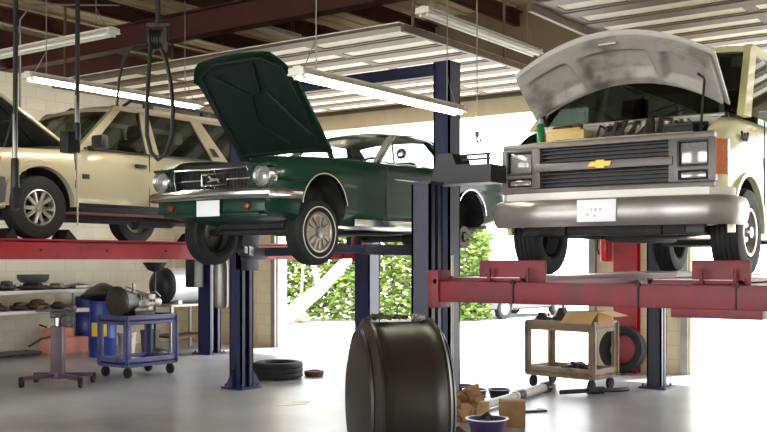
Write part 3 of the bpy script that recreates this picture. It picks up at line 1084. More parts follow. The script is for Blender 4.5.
# running gear
u_ = MB()
u_.box((0, .72, .2), (.9, .3, .1), bev=.02); u_.cyl((-.70, .72, .12), (.70, .72, .12), .035, 10); u_.cyl((-.74, 3.54, .10), (.74, 3.54, .10), .045, 12); u_.blob((0, 3.54, .10), (.3, .3, .26), 2, .05)
for sg in (1, -1):
    u_.bar((sg * .4, .72, .22), (sg * .66, .72, .1), .1, .04); u_.bar((sg * .35, .25, .28), (sg * .45, 1.5, .18), .08, .08); u_.cyl((sg * .5, .8, .15), (sg * .56, .8, .5), .06, 12)
    u_.tube([(sg * .3, 1.3, .12), (sg * .3, 2.6, .14), (sg * .5, 3.2, .2), (sg * .5, 4.5, .26)], .03, 8)
    u_.bar((sg * .5, 2.9, .2), (sg * .5, 4.2, .22), .06, .03)
u_.box((0, .95, .24), (.36, .6, .16), bev=.04); u_.box((0, 2.9, .17), (1.2, .5, .03)); u_.box((0, 1.9, .175), (.3, 1.3, .1), bev=.04)
u_.build('chassis', 'under', gc)
for sg in (1, -1):
    wheel(gc, sg * .70, .72, .105, .328, .185, .205, sg, 'hubcap', True)
wheel(gc, .735, 3.54, .11, .315, .185, .19, 1, 'drum', bare=True)
wheel(gc, -.735, 3.54, .11, .315, .185, .19, -1, 'drum', bare=True)
tl = MB()
for sg in (1, -1):
    for k in range(3):
        tl.box((sg * (.48 + .07 * k), 4.585, .66), (.05, .02, .18), bev=.006)
tl.build('tail_lamp', 'redlens', gc)

# ------------------------------------------------------------------ champagne SUV
su = thing('car', 'champagne four-door SUV with black side step raised above long red runways', 'car', (-10.52, 5.97, 1.825))
Ws = pc((0, .72), (.05, .80), (.25, .865), (.7, .885), (3.9, .89), (4.4, .87), (4.64, .80))
ZTs = pc((0, .86), (.1, .93), (.4, 1.0), (1.3, 1.055), (1.7, 1.08), (4.64, 1.10))
ZBs = pc((0, .42), (.2, .34), (.8, .32), (3.8, .32), (4.64, .44))
def half_s(y):
    w, t, b = Ws(y), ZTs(y), ZBs(y)
    return [(0, b), (w - .14, b), (w - .04, b + .02), (w - .012, b + .1), (w, .56), (w + .01, .74), (w + .004, .86), (w - .014, t - .06), (w - .045, t - .01), (w - .1, t), (w - .3, t + .02), (0, t + .035)]
ys = [0, .03, .08, .16, .28] + list(np.linspace(.42, 4.4, 32)) + [4.5, 4.6, 4.64]
bd = shell(ys, half_s).build('body', ['champ', 'under'], None)
cuts = wheel_cuts(.9, (.90, 3.60), .40, .425, .32) + [box_cut((0, .78, 1.0), (1.3, 1.02, .8)), box_cut((0, 2.95, .86), (1.5, 2.75, .8), .04)]
carve(bd, cuts)
bd.parent = su
mirror_build('fender_flare', lambda m, s_: arch_lip(m, s_, .885, .90, .40, .425, .06, -4, 184, .035), 'champ', su)
mirror_build('fender_flare', lambda m, s_: arch_lip(m, s_, .89, 3.60, .40, .425, .06, -4, 184, .035), 'champ', su)
mirror_build('side_step', lambda m, s_: (m.box((s_ * .93, 2.25, .36), (.2, 1.9, .05), bev=.018), m.box((s_ * .86, 2.25, .40), (.05, 1.8, .08), bev=.01)), 'black', su)
for p_ in ([(1.36, .44), (1.36, 1.06)], [(2.47, .44), (2.47, 1.08)], [(3.3, .74), (3.52, 1.08)]):
    mirror_build('door_gap', lambda m, s_: m.bar((s_ * .893, *p_[0]), (s_ * .885, *p_[1]), .01, .01), 'black', su)
mirror_build('door_handle', lambda m, s_: m.box((s_ * .905, 2.32, .93), (.035, .17, .045), bev=.012), 'black', su)
mirror_build('fender_badge', lambda m, s_: m.box((s_ * .9, 1.5, .75), (.01, .1, .055), bev=.003), 'under', su)
xf2 = lambda z: .855 - (z - 1.08) / .54 * .15
mirror_build('windshield_pillar', lambda m, s_: m.lean([(1.40, 1.06), (1.56, 1.06), (2.18, 1.63), (2.06, 1.63)], xf2, .07, s_), 'champ', su)
mirror_build('door_pillar', lambda m, s_: m.lean([(2.47, 1.07), (2.66, 1.07), (2.6, 1.64), (2.45, 1.64)], xf2, .06, s_), 'champ', su)
mirror_build('rear_pillar', lambda m, s_: m.lean([(3.62, 1.07), (3.92, 1.07), (3.5, 1.64), (3.32, 1.64)], xf2, .06, s_), 'champ', su)
mirror_build('rear_door_handle', lambda m, s_: m.lean([(3.64, 1.16), (3.74, 1.16), (3.66, 1.27), (3.58, 1.27)], lambda z: xf2(z) + .012, .01, s_), 'black', su)
mirror_build('tail_pillar', lambda m, s_: m.lean([(4.42, 1.09), (4.62, 1.09), (4.42, 1.64), (4.3, 1.64)], xf2, .08, s_), 'champ', su)
mirror_build('roof_side', lambda m, s_: m.lean([(2.02, 1.615), (4.44, 1.615), (4.4, 1.70), (2.1, 1.68)], xf2, .1, s_), 'champ', su)
mirror_build('front_door_window', lambda m, s_: m.lean([(1.56, 1.08), (2.48, 1.08), (2.46, 1.62), (2.16, 1.62)], lambda z: xf2(z) - .02, .006, s_), 'smoke', su)
mirror_build('rear_door_window', lambda m, s_: m.lean([(2.65, 1.08), (3.64, 1.08), (3.36, 1.62), (2.6, 1.62)], lambda z: xf2(z) - .02, .006, s_), 'privacy', su)
mirror_build('quarter_window', lambda m, s_: m.lean([(3.9, 1.08), (4.44, 1.09), (4.32, 1.62), (3.48, 1.62)], lambda z: xf2(z) - .02, .006, s_), 'privacy', su)
mirror_build('window_seal', lambda m, s_: (m.bar((s_ * .868, 1.5, 1.085), (s_ * .868, 4.45, 1.095), .02, .016), m.bar((s_ * xf2(1.35), 2.44, 1.08), (s_ * (xf2(1.62)), 2.44, 1.62), .02, .03)), 'black', su)
roof_slab([(2.0, .66, 1.62, .04), (2.15, .70, 1.66, .045), (2.6, .71, 1.69, .05), (3.8, .71, 1.70, .05), (4.35, .70, 1.68, .045), (4.46, .67, 1.64, .03)], th=.04).build('roof', 'champ', su)
def rail(m, s_):
    m.tube([(s_ * .6, 2.3, 1.70), (s_ * .6, 2.42, 1.775), (s_ * .6, 3.3, 1.79), (s_ * .6, 4.1, 1.775), (s_ * .6, 4.25, 1.71)], .02, 8)
    for yy in (2.7, 3.7):
        m.box((s_ * .6, yy, 1.745), (.05, .16, .08), bev=.02)
mirror_build('roof_rail', rail, 'black', su)
screen((.80, 1.42, 1.07), (.66, 2.08, 1.62), bow_b=.16, bow_t=.08).build('windshield', 'smoke', su)
screen((.78, 4.62, 1.1), (.66, 4.42, 1.62), bow_b=.04, bow_t=.04).build('rear_window', 'smoke', su)
for sg in (1, -1):
    k = MB(); k.box((sg * 1.0, 1.62, 1.155), (.2, .11, .17), bev=.035); k.box((sg * .87, 1.6, 1.09), (.1, .08, .06), bev=.015); k.build('side_mirror', 'black', su)
car_seat(su, .4, 2.3, .62); car_seat(su, -.4, 2.3, .62); car_seat(su, 0, 3.2, .64, 1.3, True)
k = MB(); k.box((0, 1.62, .98), (1.5, .4, .2), bev=.05); k.build('dashboard', 'black', su)
steering(su, .4, 1.95, 1.02)
# hood raised
hy, hz, ang = 1.36, 1.10, math.radians(31)
dirv = Vector((0, -math.cos(ang), math.sin(ang))); upv = Vector((0, -math.sin(ang), -math.cos(ang)))
def hp(t, s_):
    S = 1.24 - .12 * t * t
    return Vector((t * (.78 - .06 * s_), hy, hz)) + dirv * (s_ * S) - upv * (.05 * (1 - t * t) - .06 * max(0, (s_ - .85) / .15) ** 2)
G = [[hp(t, s_) for t in np.linspace(-1, 1, 17)] for s_ in np.linspace(0, 1, 15)]
ho = MB().slab(G, upv * .03).build('hood', 'champ', su)
G = [[hp(t, s_) + upv * .032 for t in np.linspace(-.94, .94, 17)] for s_ in np.linspace(.04, .96, 15)]
MB().slab(G, upv * .012).build('lining', 'under', ho)
rb = MB()
for pl_ in ([(-.8, .9), (-.3, .1)], [(.8, .9), (.3, .1)], [(-.85, .5), (.85, .5)]):
    rb.tube([hp(a, b) + upv * .05 for a, b in pl_], .018, 6)
rb.cyl((.7, .55, 1.0), hp(.86, .62) + upv * .05, .012, 8)
rb.build('brace', 'under', ho)
engine_lump(su, .85, .75, .56, .6, .36)
k = MB(); k.box((.45, .35, .98), (.26, .2, .18), bev=.02); k.box((-.45, .4, .95), (.3, .24, .16), bev=.03); k.build('battery', 'black', su)
# front end
k = MB(); k.sweep([(-.9, .42, .55), (-.9, .16, .55), (-.78, -.04, .55), (0, -.1, .55), (.78, -.04, .55), (.9, .16, .55), (.9, .42, .55)], [(-.05, -.16), (.03, -.15), (.05, 0), (.03, .12), (-.05, .14)]); k.build('front_bumper', 'grey_p', su)
k = MB(); k.sweep([(.9, 4.2, .58), (.9, 4.56, .58), (.78, 4.7, .58), (0, 4.74, .58), (-.78, 4.7, .58), (-.9, 4.56, .58), (-.9, 4.2, .58)], [(-.05, -.12), (.03, -.12), (.05, 0), (.03, .12), (-.05, .12)]); k.build('rear_bumper', 'grey_p', su)
k = MB()
for q in range(5):
    k.box((0, -.005, .74 + .035 * q), (.8, .03, .016), bev=.004)
k.build('grille', 'chrome', su)
for sg in (1, -1):
    k = MB(); k.box((sg * .6, .0, .80), (.36, .08, .17), bev=.03); k.build('headlamp', 'lens', su)
    k = MB(); k.box((sg * .85, .27, .82), (.06, .3, .17), bev=.025); k.build('turn_signal', 'amber', su)
    k = MB(); k.box((sg * .8, 4.6, .9), (.16, .1, .3), bev=.02); k.build('tail_lamp', 'redlens', su)
u_ = MB()
for sg in (1, -1):
    u_.box((sg * .45, 2.3, .32), (.09, 4.2, .11), bev=.01); u_.bar((sg * .4, .9, .38), (sg * .72, .9, .34), .12, .05)
u_.cyl((-.74, .9, .36), (.74, .9, .36), .035, 10); u_.cyl((-.74, 3.6, .36), (.74, 3.6, .36), .05, 10); u_.blob((0, 3.6, .36), (.32, .32, .28), 3, .05)
u_.box((0, 1.4, .34), (.4, .9, .16), bev=.04); u_.cyl((0, 1.8, .36), (0, 3.5, .36), .04, 10); u_.cyl((.25, 2.8, .3), (.25, 3.4, .3), .1, 14); u_.tube([(.25, 1.2, .32), (.25, 2.8, .3), (.25, 3.4, .3), (.4, 4.4, .34)], .03, 8)
u_.box((0, 4.0, .36), (.8, .6, .16), bev=.04)
u_.build('chassis', 'under', su)
for y in (.90, 3.60):
    for sg in (1, -1):
        wheel(su, sg * .765, y, .362, .362, .225, .205, sg, 'alloy')

# ------------------------------------------------------------------ cream van
va = thing('van', 'cream van with grey grille and dirty raised hood above low red lift', 'van', (-3.33, 7.72, 1.465))
Wv = pc((.06, .86), (.14, .93), (.3, .965), (.6, .99), (1.2, 1.0), (5.0, 1.0), (5.35, .97))
ZTv = pc((.06, 1.12), (.12, 1.15), (.25, 1.22), (.45, 1.29), (.7, 1.33), (1.2, 1.35), (5.35, 1.36))
ZBv = pc((.06, .52), (.3, .40), (.7, .34), (5.0, .36), (5.35, .46))
def half_v(y):
    w, t, b = Wv(y), ZTv(y), ZBv(y)
    return [(0, b), (w - .14, b), (w - .05, b + .02), (w - .02, b + .1), (w - .004, .62), (w, .82), (w - .006, 1.0), (w - .03, t - .14), (w - .07, t - .05), (w - .13, t - .01), (w - .2, t), (w - .4, t + .005), (0, t + .01)]
ys = [.06, .09, .14, .22, .32, .45] + list(np.linspace(.6, 5.1, 30)) + [5.2, 5.3, 5.35]
bd = shell(ys, half_v).build('body', ['cream', 'under'], None)
cuts = wheel_cuts(1.0, (.70, 4.13), .40, .42, .36) + [box_cut((0, .385, 1.15), (1.64, .53, .74)), box_cut((0, 2.95, 1.0), (1.76, 4.3, .9), .04), box_cut((0, .02, .86), (1.74, .2, .56))]
carve(bd, cuts)
bd.parent = va
mirror_build('wheel_arch_lip', lambda m, s_: arch_lip(m, s_, .985, .70, .40, .42, .035, -6, 186, .02), 'cream', va)
mirror_build('wheel_arch_lip', lambda m, s_: arch_lip(m, s_, .995, 4.13, .40, .42, .035, -6, 186, .02), 'cream', va)
# grille assembly
g = MB()
def gx(z0, z1, x0, x1, y=.05, d=.08):
    g.box(((x0 + x1) / 2, y, (z0 + z1) / 2), (x1 - x0, d, z1 - z0), bev=.012)
gx(1.085, 1.135, -.92, .92); gx(.70, .745, -.92, .92)
gx(.885, .955, -.60, .60, .04, .09)
for sg in (1, -1):
    a, b = sorted((sg * .56, sg * .64)); gx(.745, 1.09, a, b)
    a, b = sorted((sg * .87, sg * .93)); gx(.745, 1.09, a, b)
    a, b = sorted((sg * .62, sg * .89)); gx(.835, .872, a, b); gx(.745, .765, a, b); gx(1.065, 1.09, a, b)
gr = g.build('grille_frame', 'van_grille', va)
s_ = MB(); s_.box((0, .125, .915), (1.72, .02, .40))
for k in range(4):
    for z0 in (.965, .757):
        s_.box((0, .085, z0 + .033 * k + .008), (1.14, .07, .01))
s_.build('slats', 'black', gr)
e = MB()
e.prism([(-.125, .012), (-.105, .035), (-.05, .035), (-.045, .052), (.045, .052), (.05, .035), (.125, .035), (.108, -.012), (.05, -.012), (.045, -.03), (-.045, -.03), (-.05, -.012), (-.14, -.012)], 'y', -.022, .0)
eo = e.build('bow_tie_emblem', 'gold', gr); eo.location = (0, 0, .915); eo.scale = (.78, 1, .8); eo['label'] = 'gold bow-tie emblem'
for sg in (1, -1):
    l = MB(); l.box((sg * .755, .06, .97), (.215, .05, .175), bev=.02); hl = l.build('headlamp', 'lens', va)
    c = MB()
    for dx, dz, sx, sz in ((0, .098, .25, .018), (0, -.098, .25, .018), (.118, 0, .018, .2), (-.118, 0, .018, .2)):
        c.box((sg * .755 + dx, .035, .97 + dz), (sx, .05, sz), bev=.005)
    c.build('bezel', 'black', hl)
    l = MB(); l.box((sg * .755, .05, .80), (.2, .05, .05), bev=.012); l.build('running_lamp', 'lens', va)
    l = MB(); l.prism([(sg * .93, .03), (sg * .985, .12), (sg * .985, .2), (sg * .93, .12)], 'z', .80, 1.075); to = l.build('turn_signal', 'amber', va)
k = MB(); k.sweep([(-.985, .3, .675), (-.97, .16, .675), (-.88, .035, .675), (0, .0, .675), (.88, .035, .675), (.97, .16, .675), (.985, .3, .675)], [(-.04, -.03), (.02, -.03), (.02, .03), (-.04, .03)]); k.build('filler_strip', 'van_white', va)
k = MB(); k.sweep([(-1.03, .42, .53), (-1.03, .2, .53), (-.99, .05, .53), (-.88, -.04, .53), (-.5, -.08, .53), (0, -.09, .53), (.5, -.08, .53), (.88, -.04, .53), (.99, .05, .53), (1.03, .2, .53), (1.03, .42, .53)], [(-.06, -.11), (.005, -.118), (.03, -.08), (.042, -.02), (.042, .04), (.02, .095), (-.02, .112), (-.06, .11)]); bp = k.build('front_bumper', 'bumper', va, 50)
k = MB(); k.box((.02, -.14, .535), (.335, .008, .18), bev=.002); lp = k.build('license_plate', 'plate', va); lp['label'] = 'washed-out white front plate'
k = MB()
rnd = random.Random(11)
for i in range(9):
    k.box((.02 + rnd.uniform(-.12, .12), -.1445, .535 + rnd.uniform(-.06, .06)), (rnd.choice((.012, .006, .02)), .001, rnd.choice((.006, .018, .012))))
k.build('faint_marks', 'mark', lp)
k = MB(); k.sweep([(1.0, 5.1, .5), (1.0, 5.38, .5), (.9, 5.46, .5), (-.9, 5.46, .5), (-1.0, 5.38, .5), (-1.0, 5.1, .5)], [(-.05, -.1), (.02, -.1), (.03, 0), (.02, .1), (-.05, .1)]); k.build('rear_bumper', 'bumper', va)
# engine bay
k = MB(); k.box((0, .62, 1.1), (1.7, .03, .5)); k.box((0, .35, .88), (1.5, .5, .03)); k.build('firewall', 'under', va)
k = MB(); k.box((0, .2, 1.0), (1.0, .06, .34), bev=.01)
for q in range(9):
    k.box((0, .165, .86 + .032 * q), (.96, .012, .006))
k.build('radiator', 'oily', va)
eng = engine_lump(va, .44, 1.02, .5, .3, .26)
k = MB(); k.box((-.42, .30, 1.19), (.36, .2, .13), bev=.02); k.box((-.44, .30, 1.26), (.3, .14, .03), bev=.01); ct = k.build('coolant_tank', 'tank_yellow', va)
k = MB(); k.cyl((-.34, .30, 1.26), (-.34, .30, 1.31), .045, 14); k.blob((-.47, .32, 1.285), (.2, .14, .05), 3, .2); k.build('cap', 'rust', ct)
k = MB(); k.box((.56, .32, 1.13), (.26, .2, .19), bev=.015); k.box((.56, .32, 1.23), (.24, .18, .02)); k.build('battery', 'black', va)
k = MB()
rnd = random.Random(3)
for i in range(12):
    x = -.15 + i * .07
    k.tube([(x, .25 + rnd.uniform(-.04, .04), 1.14), (x + rnd.uniform(-.05, .08), .3 + rnd.uniform(-.05, .05), 1.24 + rnd.uniform(0, .06)), (x + rnd.uniform(-.1, .2), .42, 1.24 + rnd.uniform(-.02, .06)), (x + .05, .5, 1.16)], rnd.choice((.012, .02, .028)), 8)
k.build('hoses', 'oily', va)
k = MB()
for i in range(9):
    x = -.1 + i * .085 + rnd.uniform(-.02, .02)
    k.cyl((x, .36, 1.1), (x + .01, .36, 1.25 + rnd.uniform(0, .05)), rnd.uniform(.025, .045), 12)
k.tube([(-.1, .5, 1.25), (.2, .52, 1.29), (.5, .52, 1.25)], .05, 10)
k.lathe([(0, 0), (.12, 0), (.13, .02), (.13, .06), (.11, .08), (0, .085)], 'z', (.12, .42, 1.2), 20)
k.build('pipework', 'engine', va)
k = MB(); k.box((0, .63, 1.335), (1.66, .12, .03), bev=.01); k.box((0, .60, 1.27), (1.6, .03, .1)); k.build('cowl', 'galv', va)
# cab: screen, pillars, roof, sides
xf3 = lambda z: .975 - (z - 1.35) / .65 * .14
mirror_build('windshield_pillar', lambda m, s_: m.lean([(.60, 1.32), (.80, 1.32), (1.50, 2.0), (1.34, 2.02)], xf3, .06, s_), 'cream', va)
mirror_build('door_pillar', lambda m, s_: m.lean([(1.95, 1.33), (2.1, 1.33), (2.05, 2.0), (1.95, 2.0)], xf3, .06, s_), 'cream', va)
def side(m, s_):
    for a, b in ((3.05, 3.2), (4.15, 4.3), (5.15, 5.34)):
        m.lean([(a, 1.33), (b, 1.33), (b, 2.0), (a, 2.0)], xf3, .05, s_)
    m.lean([(1.34, 1.98), (5.32, 1.98), (5.28, 2.06), (1.42, 2.06)], xf3, .08, s_)
mirror_build('side_panel', side, 'cream', va)
mirror_build('front_door_window', lambda m, s_: m.lean([(.82, 1.35), (1.96, 1.35), (1.95, 1.98), (1.48, 1.98)], lambda z: xf3(z) - .02, .006, s_), 'privacy', va)
mirror_build('side_window', lambda m, s_: (m.lean([(2.1, 1.35), (3.06, 1.35), (3.06, 1.99), (2.05, 1.99)], lambda z: xf3(z) - .02, .006, s_), m.lean([(3.19, 1.35), (4.16, 1.35), (4.16, 1.99), (3.19, 1.99)], lambda z: xf3(z) - .02, .006, s_), m.lean([(4.29, 1.35), (5.16, 1.35), (5.16, 1.99), (4.29, 1.99)], lambda z: xf3(z) - .02, .006, s_)), 'privacy', va)
roof_slab([(1.34, .80, 2.02, .03), (1.5, .83, 2.05, .05), (2.2, .84, 2.06, .06), (4.8, .84, 2.06, .06), (5.3, .82, 2.03, .04)], th=.04).build('roof', 'cream', va)
screen((.90, .66, 1.35), (.79, 1.40, 2.01), bow_b=.08, bow_t=.04).build('windshield', 'privacy', va)
screen((.9, 5.33, 1.36), (.8, 5.26, 2.0), bow_b=.03, bow_t=.03).build('rear_window', 'privacy', va)
k = MB()
for sg in (1, -1):
    k.bar((sg * .15 + .1, .66, 1.36), (sg * .15 + .5, .86, 1.5), .015, .012)
k.build('wiper', 'black', va)
roof_slab([(1.5, .78, 1.99, .03), (2.2, .79, 2.0, .04), (4.8, .79, 2.0, .04), (5.2, .78, 1.98, .03)], th=.015).build('headliner', 'under', va)
k = MB(); k.box((0, .2, .39), (1.6, .08, .1), bev=.02); k.build('bumper_shade', 'black', va)  # black bar added to stand for the shade under the bumper
car_seat(va, .48, 1.6, .86); car_seat(va, -.48, 1.6, .86)
k = MB(); k.box((0, .92, 1.26), (1.7, .34, .22), bev=.06); k.build('dashboard', 'black', va); steering(va, .48, 1.26, 1.34)
for yy in (1.14, 2.02):
    mirror_build('door_gap', lambda m, s_: m.box((s_ * 1.0, yy, .92), (.01, .01, .8)), 'black', va)
mirror_build('door_handle', lambda m, s_: m.box((s_ * 1.01, 1.84, 1.12), (.03, .16, .05), bev=.01), 'black', va)
l = MB()   # dark brush lettering on the fender, only its first letter legible
for a, b in (((.45, 1.235), (.50, 1.165)), ((.50, 1.165), (.53, 1.225)), ((.53, 1.225), (.56, 1.165)), ((.56, 1.165), (.60, 1.235))):
    l.bar((Wv(a[0]) + .0, a[0] + .08, a[1] - .06), (Wv(b[0]) + .0, b[0] + .08, b[1] - .06), .014, .02)
l.build('fender_lettering', 'under', va)
# hood
def vh(t, s_):
    return Vector((t * (.87 + .01 * s_), .60 - .43 * s_ + .10 * (1 - t * t) * (1 - s_) - .03 * (1 - t * t) * s_, 1.42 + .36 * s_ + (.285 - .02 * s_) * (1 - abs(t) ** 2.0)))
nv = Vector((0, -.66, -.75))
G = [[vh(t, s_) for t in np.linspace(-1, 1, 41)] for s_ in np.linspace(0, 1, 15)]
ho = MB().slab(G, nv * .022).build('hood', 'van_white', va)
def ss(a, b, x):
    x = min(1, max(0, (x - a) / (b - a)))
    return x * x * (3 - 2 * x)
def relief(t, s_):
    def pocket(t0, t1, s0, s1, sl):
        tt = t + sl * (s_ - .5)
        return ss(t0 - .03, t0 + .03, tt) * (1 - ss(t1 - .03, t1 + .03, tt)) * ss(s0 - .06, s0 + .06, s_) * (1 - ss(s1 - .06, s1 + .06, s_))
    p_ = pocket(-.33, .33, .28, .72, 0) + pocket(-.84, -.46, .2, .74, .14) + pocket(.46, .84, .2, .74, -.14)
    return .075 * (1 - min(1, p_))
G = [[vh(t, s_) + nv * (.024) for t in np.linspace(-.97, .97, 97)] for s_ in np.linspace(.05, .955, 49)]
lm = MB()
ts, s2 = np.linspace(-.965, .965, 97), np.linspace(.10, .95, 49)
G2 = [[vh(t, s_) + nv * (.026 + relief(t, s_)) for t in ts] for s_ in s2]
n0 = len(lm.bm.faces)
vv = [[lm.bm.verts.new(p) for p in r] for r in G2]
for i in range(len(vv) - 1):
    for j in range(len(vv[0]) - 1):
        lm.bm.faces.new((vv[i][j], vv[i][j + 1], vv[i + 1][j + 1], vv[i + 1][j]))
edge = [vv[0][j] for j in range(97)] + [vv[i][-1] for i in range(1, 49)] + [vv[-1][j] for j in range(95, -1, -1)] + [vv[i][0] for i in range(47, 0, -1)]
low = [lm.bm.verts.new(v_.co - nv * .06) for v_ in edge]
for i in range(len(edge)):
    k_ = (i + 1) % len(edge)
    lm.bm.faces.new((edge[i], edge[k_], low[k_], low[i]))
li = lm.build('lining', 'hood_in', ho, 60)
k = MB(); k.box(vh(0, .9) + nv * .08, (.16, .05, .06), bev=.01); k.build('latch', 'galv', ho)
k = MB(); k.tube([(.72, .30, 1.14), vh(.84, .45) + nv * .08, vh(.78, .5) + nv * .08], .011, 8); k.build('prop_rod', 'under', ho)
for sg in (1, -1):
    k = MB(); k.bar((sg * .8, .62, 1.3), vh(sg * .93, .12) + nv * .03, .04, .03); k.build('hood_hinge', 'under', ho)
# underneath
u_ = MB()
for sg in (1, -1):
    u_.box((sg * .42, 2.6, .42), (.1, 5.0, .16), bev=.012); u_.bar((sg * .35, .7, .40), (sg * .78, .7, .36), .14, .06); u_.bar((sg * .3, .7, .58), (sg * .72, .7, .5), .1, .04); u_.cyl((sg * .6, .62, .36), (sg * .62, .62, .7), .05, 12)
    u_.tube([(sg * .2, .5, .34), (sg * .75, .55, .36)], .022, 8); u_.bar((sg * .5, 3.5, .42), (sg * .5, 4.8, .42), .07, .05)
u_.box((0, .72, .40), (.86, .34, .16), bev=.03); u_.box((0, .22, .42), (1.3, .16, .14), bev=.02); u_.box((0, .9, .40), (.4, .8, .22), bev=.05); u_.box((0, .5, .5), (1.2, .5, .04))
u_.cyl((-.82, 4.13, .37), (.82, 4.13, .37), .06, 12); u_.blob((0, 4.13, .37), (.36, .36, .32), 4, .05); u_.cyl((0, 1.4, .42), (0, 4.0, .4), .045, 10); u_.tube([(.3, 1.0, .4), (.3, 2.6, .38), (.3, 3.3, .38), (.45, 5.2, .4)], .035, 8)
u_.box((0, 2.2, .44), (1.2, .12, .1)); u_.box((-.2, 3.2, .38), (.6, 1.0, .2), bev=.05)
u_.build('chassis', 'under', va)
for y in (.70, 4.13):
    for sg in (1, -1):
        wheel(va, sg * .89, y, .362, .362, .235, .205, sg, 'steel')

t = thing('spray_can', 'green can standing at the end of the van engine bay under the hood corner', 'can', Vector((-3.33, 7.72, 1.465)) + Vector((-.70, .30, 1.12)))
k = MB(); k.lathe([(0, 0), (.034, 0), (.036, .01), (.036, .2), (.02, .225), (0, .225)], 'z', (0, 0, 0), 18); k.build('can', 'bottle_green', t)
k = MB(); k.lathe([(0, .222), (.024, .222), (.024, .265), (0, .27)], 'z', (0, 0, 0), 14); k.build('cap', 'mark', t)
k = MB(); k.box((-.70, .30, 1.10), (.22, .3, .03), bev=.006); k.build('bay_tray', 'under', va)
# ------------------------------------------------------------------ strip lights
def strip_light(label, a, b, lit, wires=True, group=None):
    """Two-tube shop light whose housing runs from a to b."""
    a, b = Vector(a), Vector(b)
    mid = (a + b) / 2
    d = b - a
    L = d.length
    t = thing('strip_light', label, 'light', mid, math.atan2(d.y, d.x), group)
    mb = MB(); mb.prism([(-.09, .0), (-.045, .04), (.045, .04), (.09, .0), (.08, -.004), (.04, .025), (-.04, .025), (-.08, -.004)], 'x', -L / 2, L / 2)
    mb.box((0, 0, .045), (L, .07, .035), bev=.006)
    for s_ in (-1, 1):
        mb.box((s_ * (L / 2 - .01), 0, .02), (.03, .15, .06), bev=.006)
    h = mb.build('housing', 'lamp_white', t)
    for s_ in (-1, 1):
        for q in (-.038, .038):
            sk = MB(); sk.box((s_ * (L / 2 - .045), q, -.008), (.03, .03, .055), bev=.006); sk.build('lamp_holder', 'lamp_white', h)
    for q in (-.038, .038):
        k = MB(); k.cyl((-L / 2 + .06, q, -.012), (L / 2 - .06, q, -.012), .019, 12); k.build('tube', 'tube' if lit else 'tube_off', t)
    if wires:
        for s_ in (-1, 1):
            k = MB(); k.cyl((s_ * L * .4, 0, .06), (s_ * L * .4, 0, ROOF - mid.z - .03), .005, 6)
            k.cyl((s_ * L * .4, 0, .3), (s_ * L * .46, 0, .06), .004, 6)
            k.build('hanging_wire', 'wire', t)
    return t


a = P(296, 74, 7.36); strip_light('lit two-tube strip light hanging above the green coupe', a, a + Vector((0, 2.33, 0)), True)
a = P(26, 77, 10.1); strip_light('lit two-tube strip light hanging above the champagne SUV', a, a + Vector((0, 2.4, 0)), True)
a = P(422, 12, 9.55); strip_light('unlit white strip light high between green coupe and cream van', a, a + Vector((0, 2.4, 0)), False)
a = P(114, 35, 10.4); strip_light('unlit white strip light tilted crosswise in front of the block wall', a, a + Vector((-2.9, 0, .05)), False)
a = P(236, 21, 13.8); strip_light('short grey strip light high under the beam behind the raised green hood', a, a + Vector((0, 1.3, 0)), False)


# ------------------------------------------------------------------ hoses, reel, chain
def hose_drop(name, label, px, y_end, Y, parts):
    p = P(px, y_end, Y)
    t = thing(name, label, 'hose', (p.x, p.y, p.z))
    top = ROOF - p.z - .04
    k = MB(); k.tube([(0, 0, .3), (.01, 0, top * .5), (0, .01, top)], .024, 8); k.build('hose', 'hose', t)
    for nm, mt, z0, z1, r in parts:
        k = MB(); k.lathe([(0, z0), (r * .8, z0), (r, z0 + .03), (r, z1 - .03), (r * .8, z1), (0, z1)], 'z', (0, 0, 0), 14); k.build(nm, mt, t)
    return t


h = hose_drop('oil_hose', 'black drop hose with chrome section hanging beside the champagne SUV front wheel', 15, 210, 9.7, [('swivel', 'galv', .48, .95, .026), ('valve', 'black', .0, .5, .04)])
k = MB(); k.box((.03, .0, .12), (.05, .12, .2), bev=.015); k.build('trigger', 'black', h)
h = hose_drop('air_hose', 'black drop hose with square gun hanging by the SUV door mirror', 77, 152, 10.2, [('swivel', 'galv', .2, .6, .024), ('valve', 'black', .12, .3, .035)])
k = MB(); k.box((-.06, -.04, .1), (.14, .16, .22), bev=.02); k.build('gun_body', 'black', h)
k = MB(); k.tube([(0, 0, .02), (.0, 0, -.2), (.01, 0, -.75)], .008, 6); k.build('nozzle', 'galv', h)

c = P(158, 40, 9.9)
t = thing('hose_reel', 'dark ceiling hose reel with a looped black hose hanging from it', 'hose reel', c)
k = MB(); k.lathe([(0, -.07), (.13, -.07), (.13, -.058), (.07, -.055), (.07, .055), (.13, .058), (.13, .07), (0, .07)], (.81, .58, 0), (0, 0, 0), 28); k.build('drum', 'dark_steel', t)
k = MB()
for q in np.linspace(-.04, .04, 4):
    k.tube([Vector((.81, .58, 0)) * q + (Vector((-.58, .81, 0)) * math.cos(2 * PI * i / 20) + Vector((0, 0, 1)) * math.sin(2 * PI * i / 20)) * .09 for i in range(21)], .014, 6, False)
k.build('coiled_hose', 'hose', t)
k = MB(); k.bar((0, 0, .14), (0, 0, ROOF - c.z - .02), .035); k.bar((-.09, -.07, .15), (.09, .07, .15), .03); k.bar((-.08, -.06, .15), (-.08, -.06, -.02), .022); k.bar((.08, .06, .15), (.08, .06, -.02), .022); k.build('bracket', 'dark_steel', t)
k = MB()
lp = [P(px, py, 9.85) - c for px, py in ((151, 40), (149, 70), (147, 100), (147, 135), (151, 152), (158, 160), (166, 154), (172, 135), (173, 110), (171, 84), (166, 60), (161, 48))]
k.tube(lp, .021, 8); k.build('looped_hose', 'hose', t)
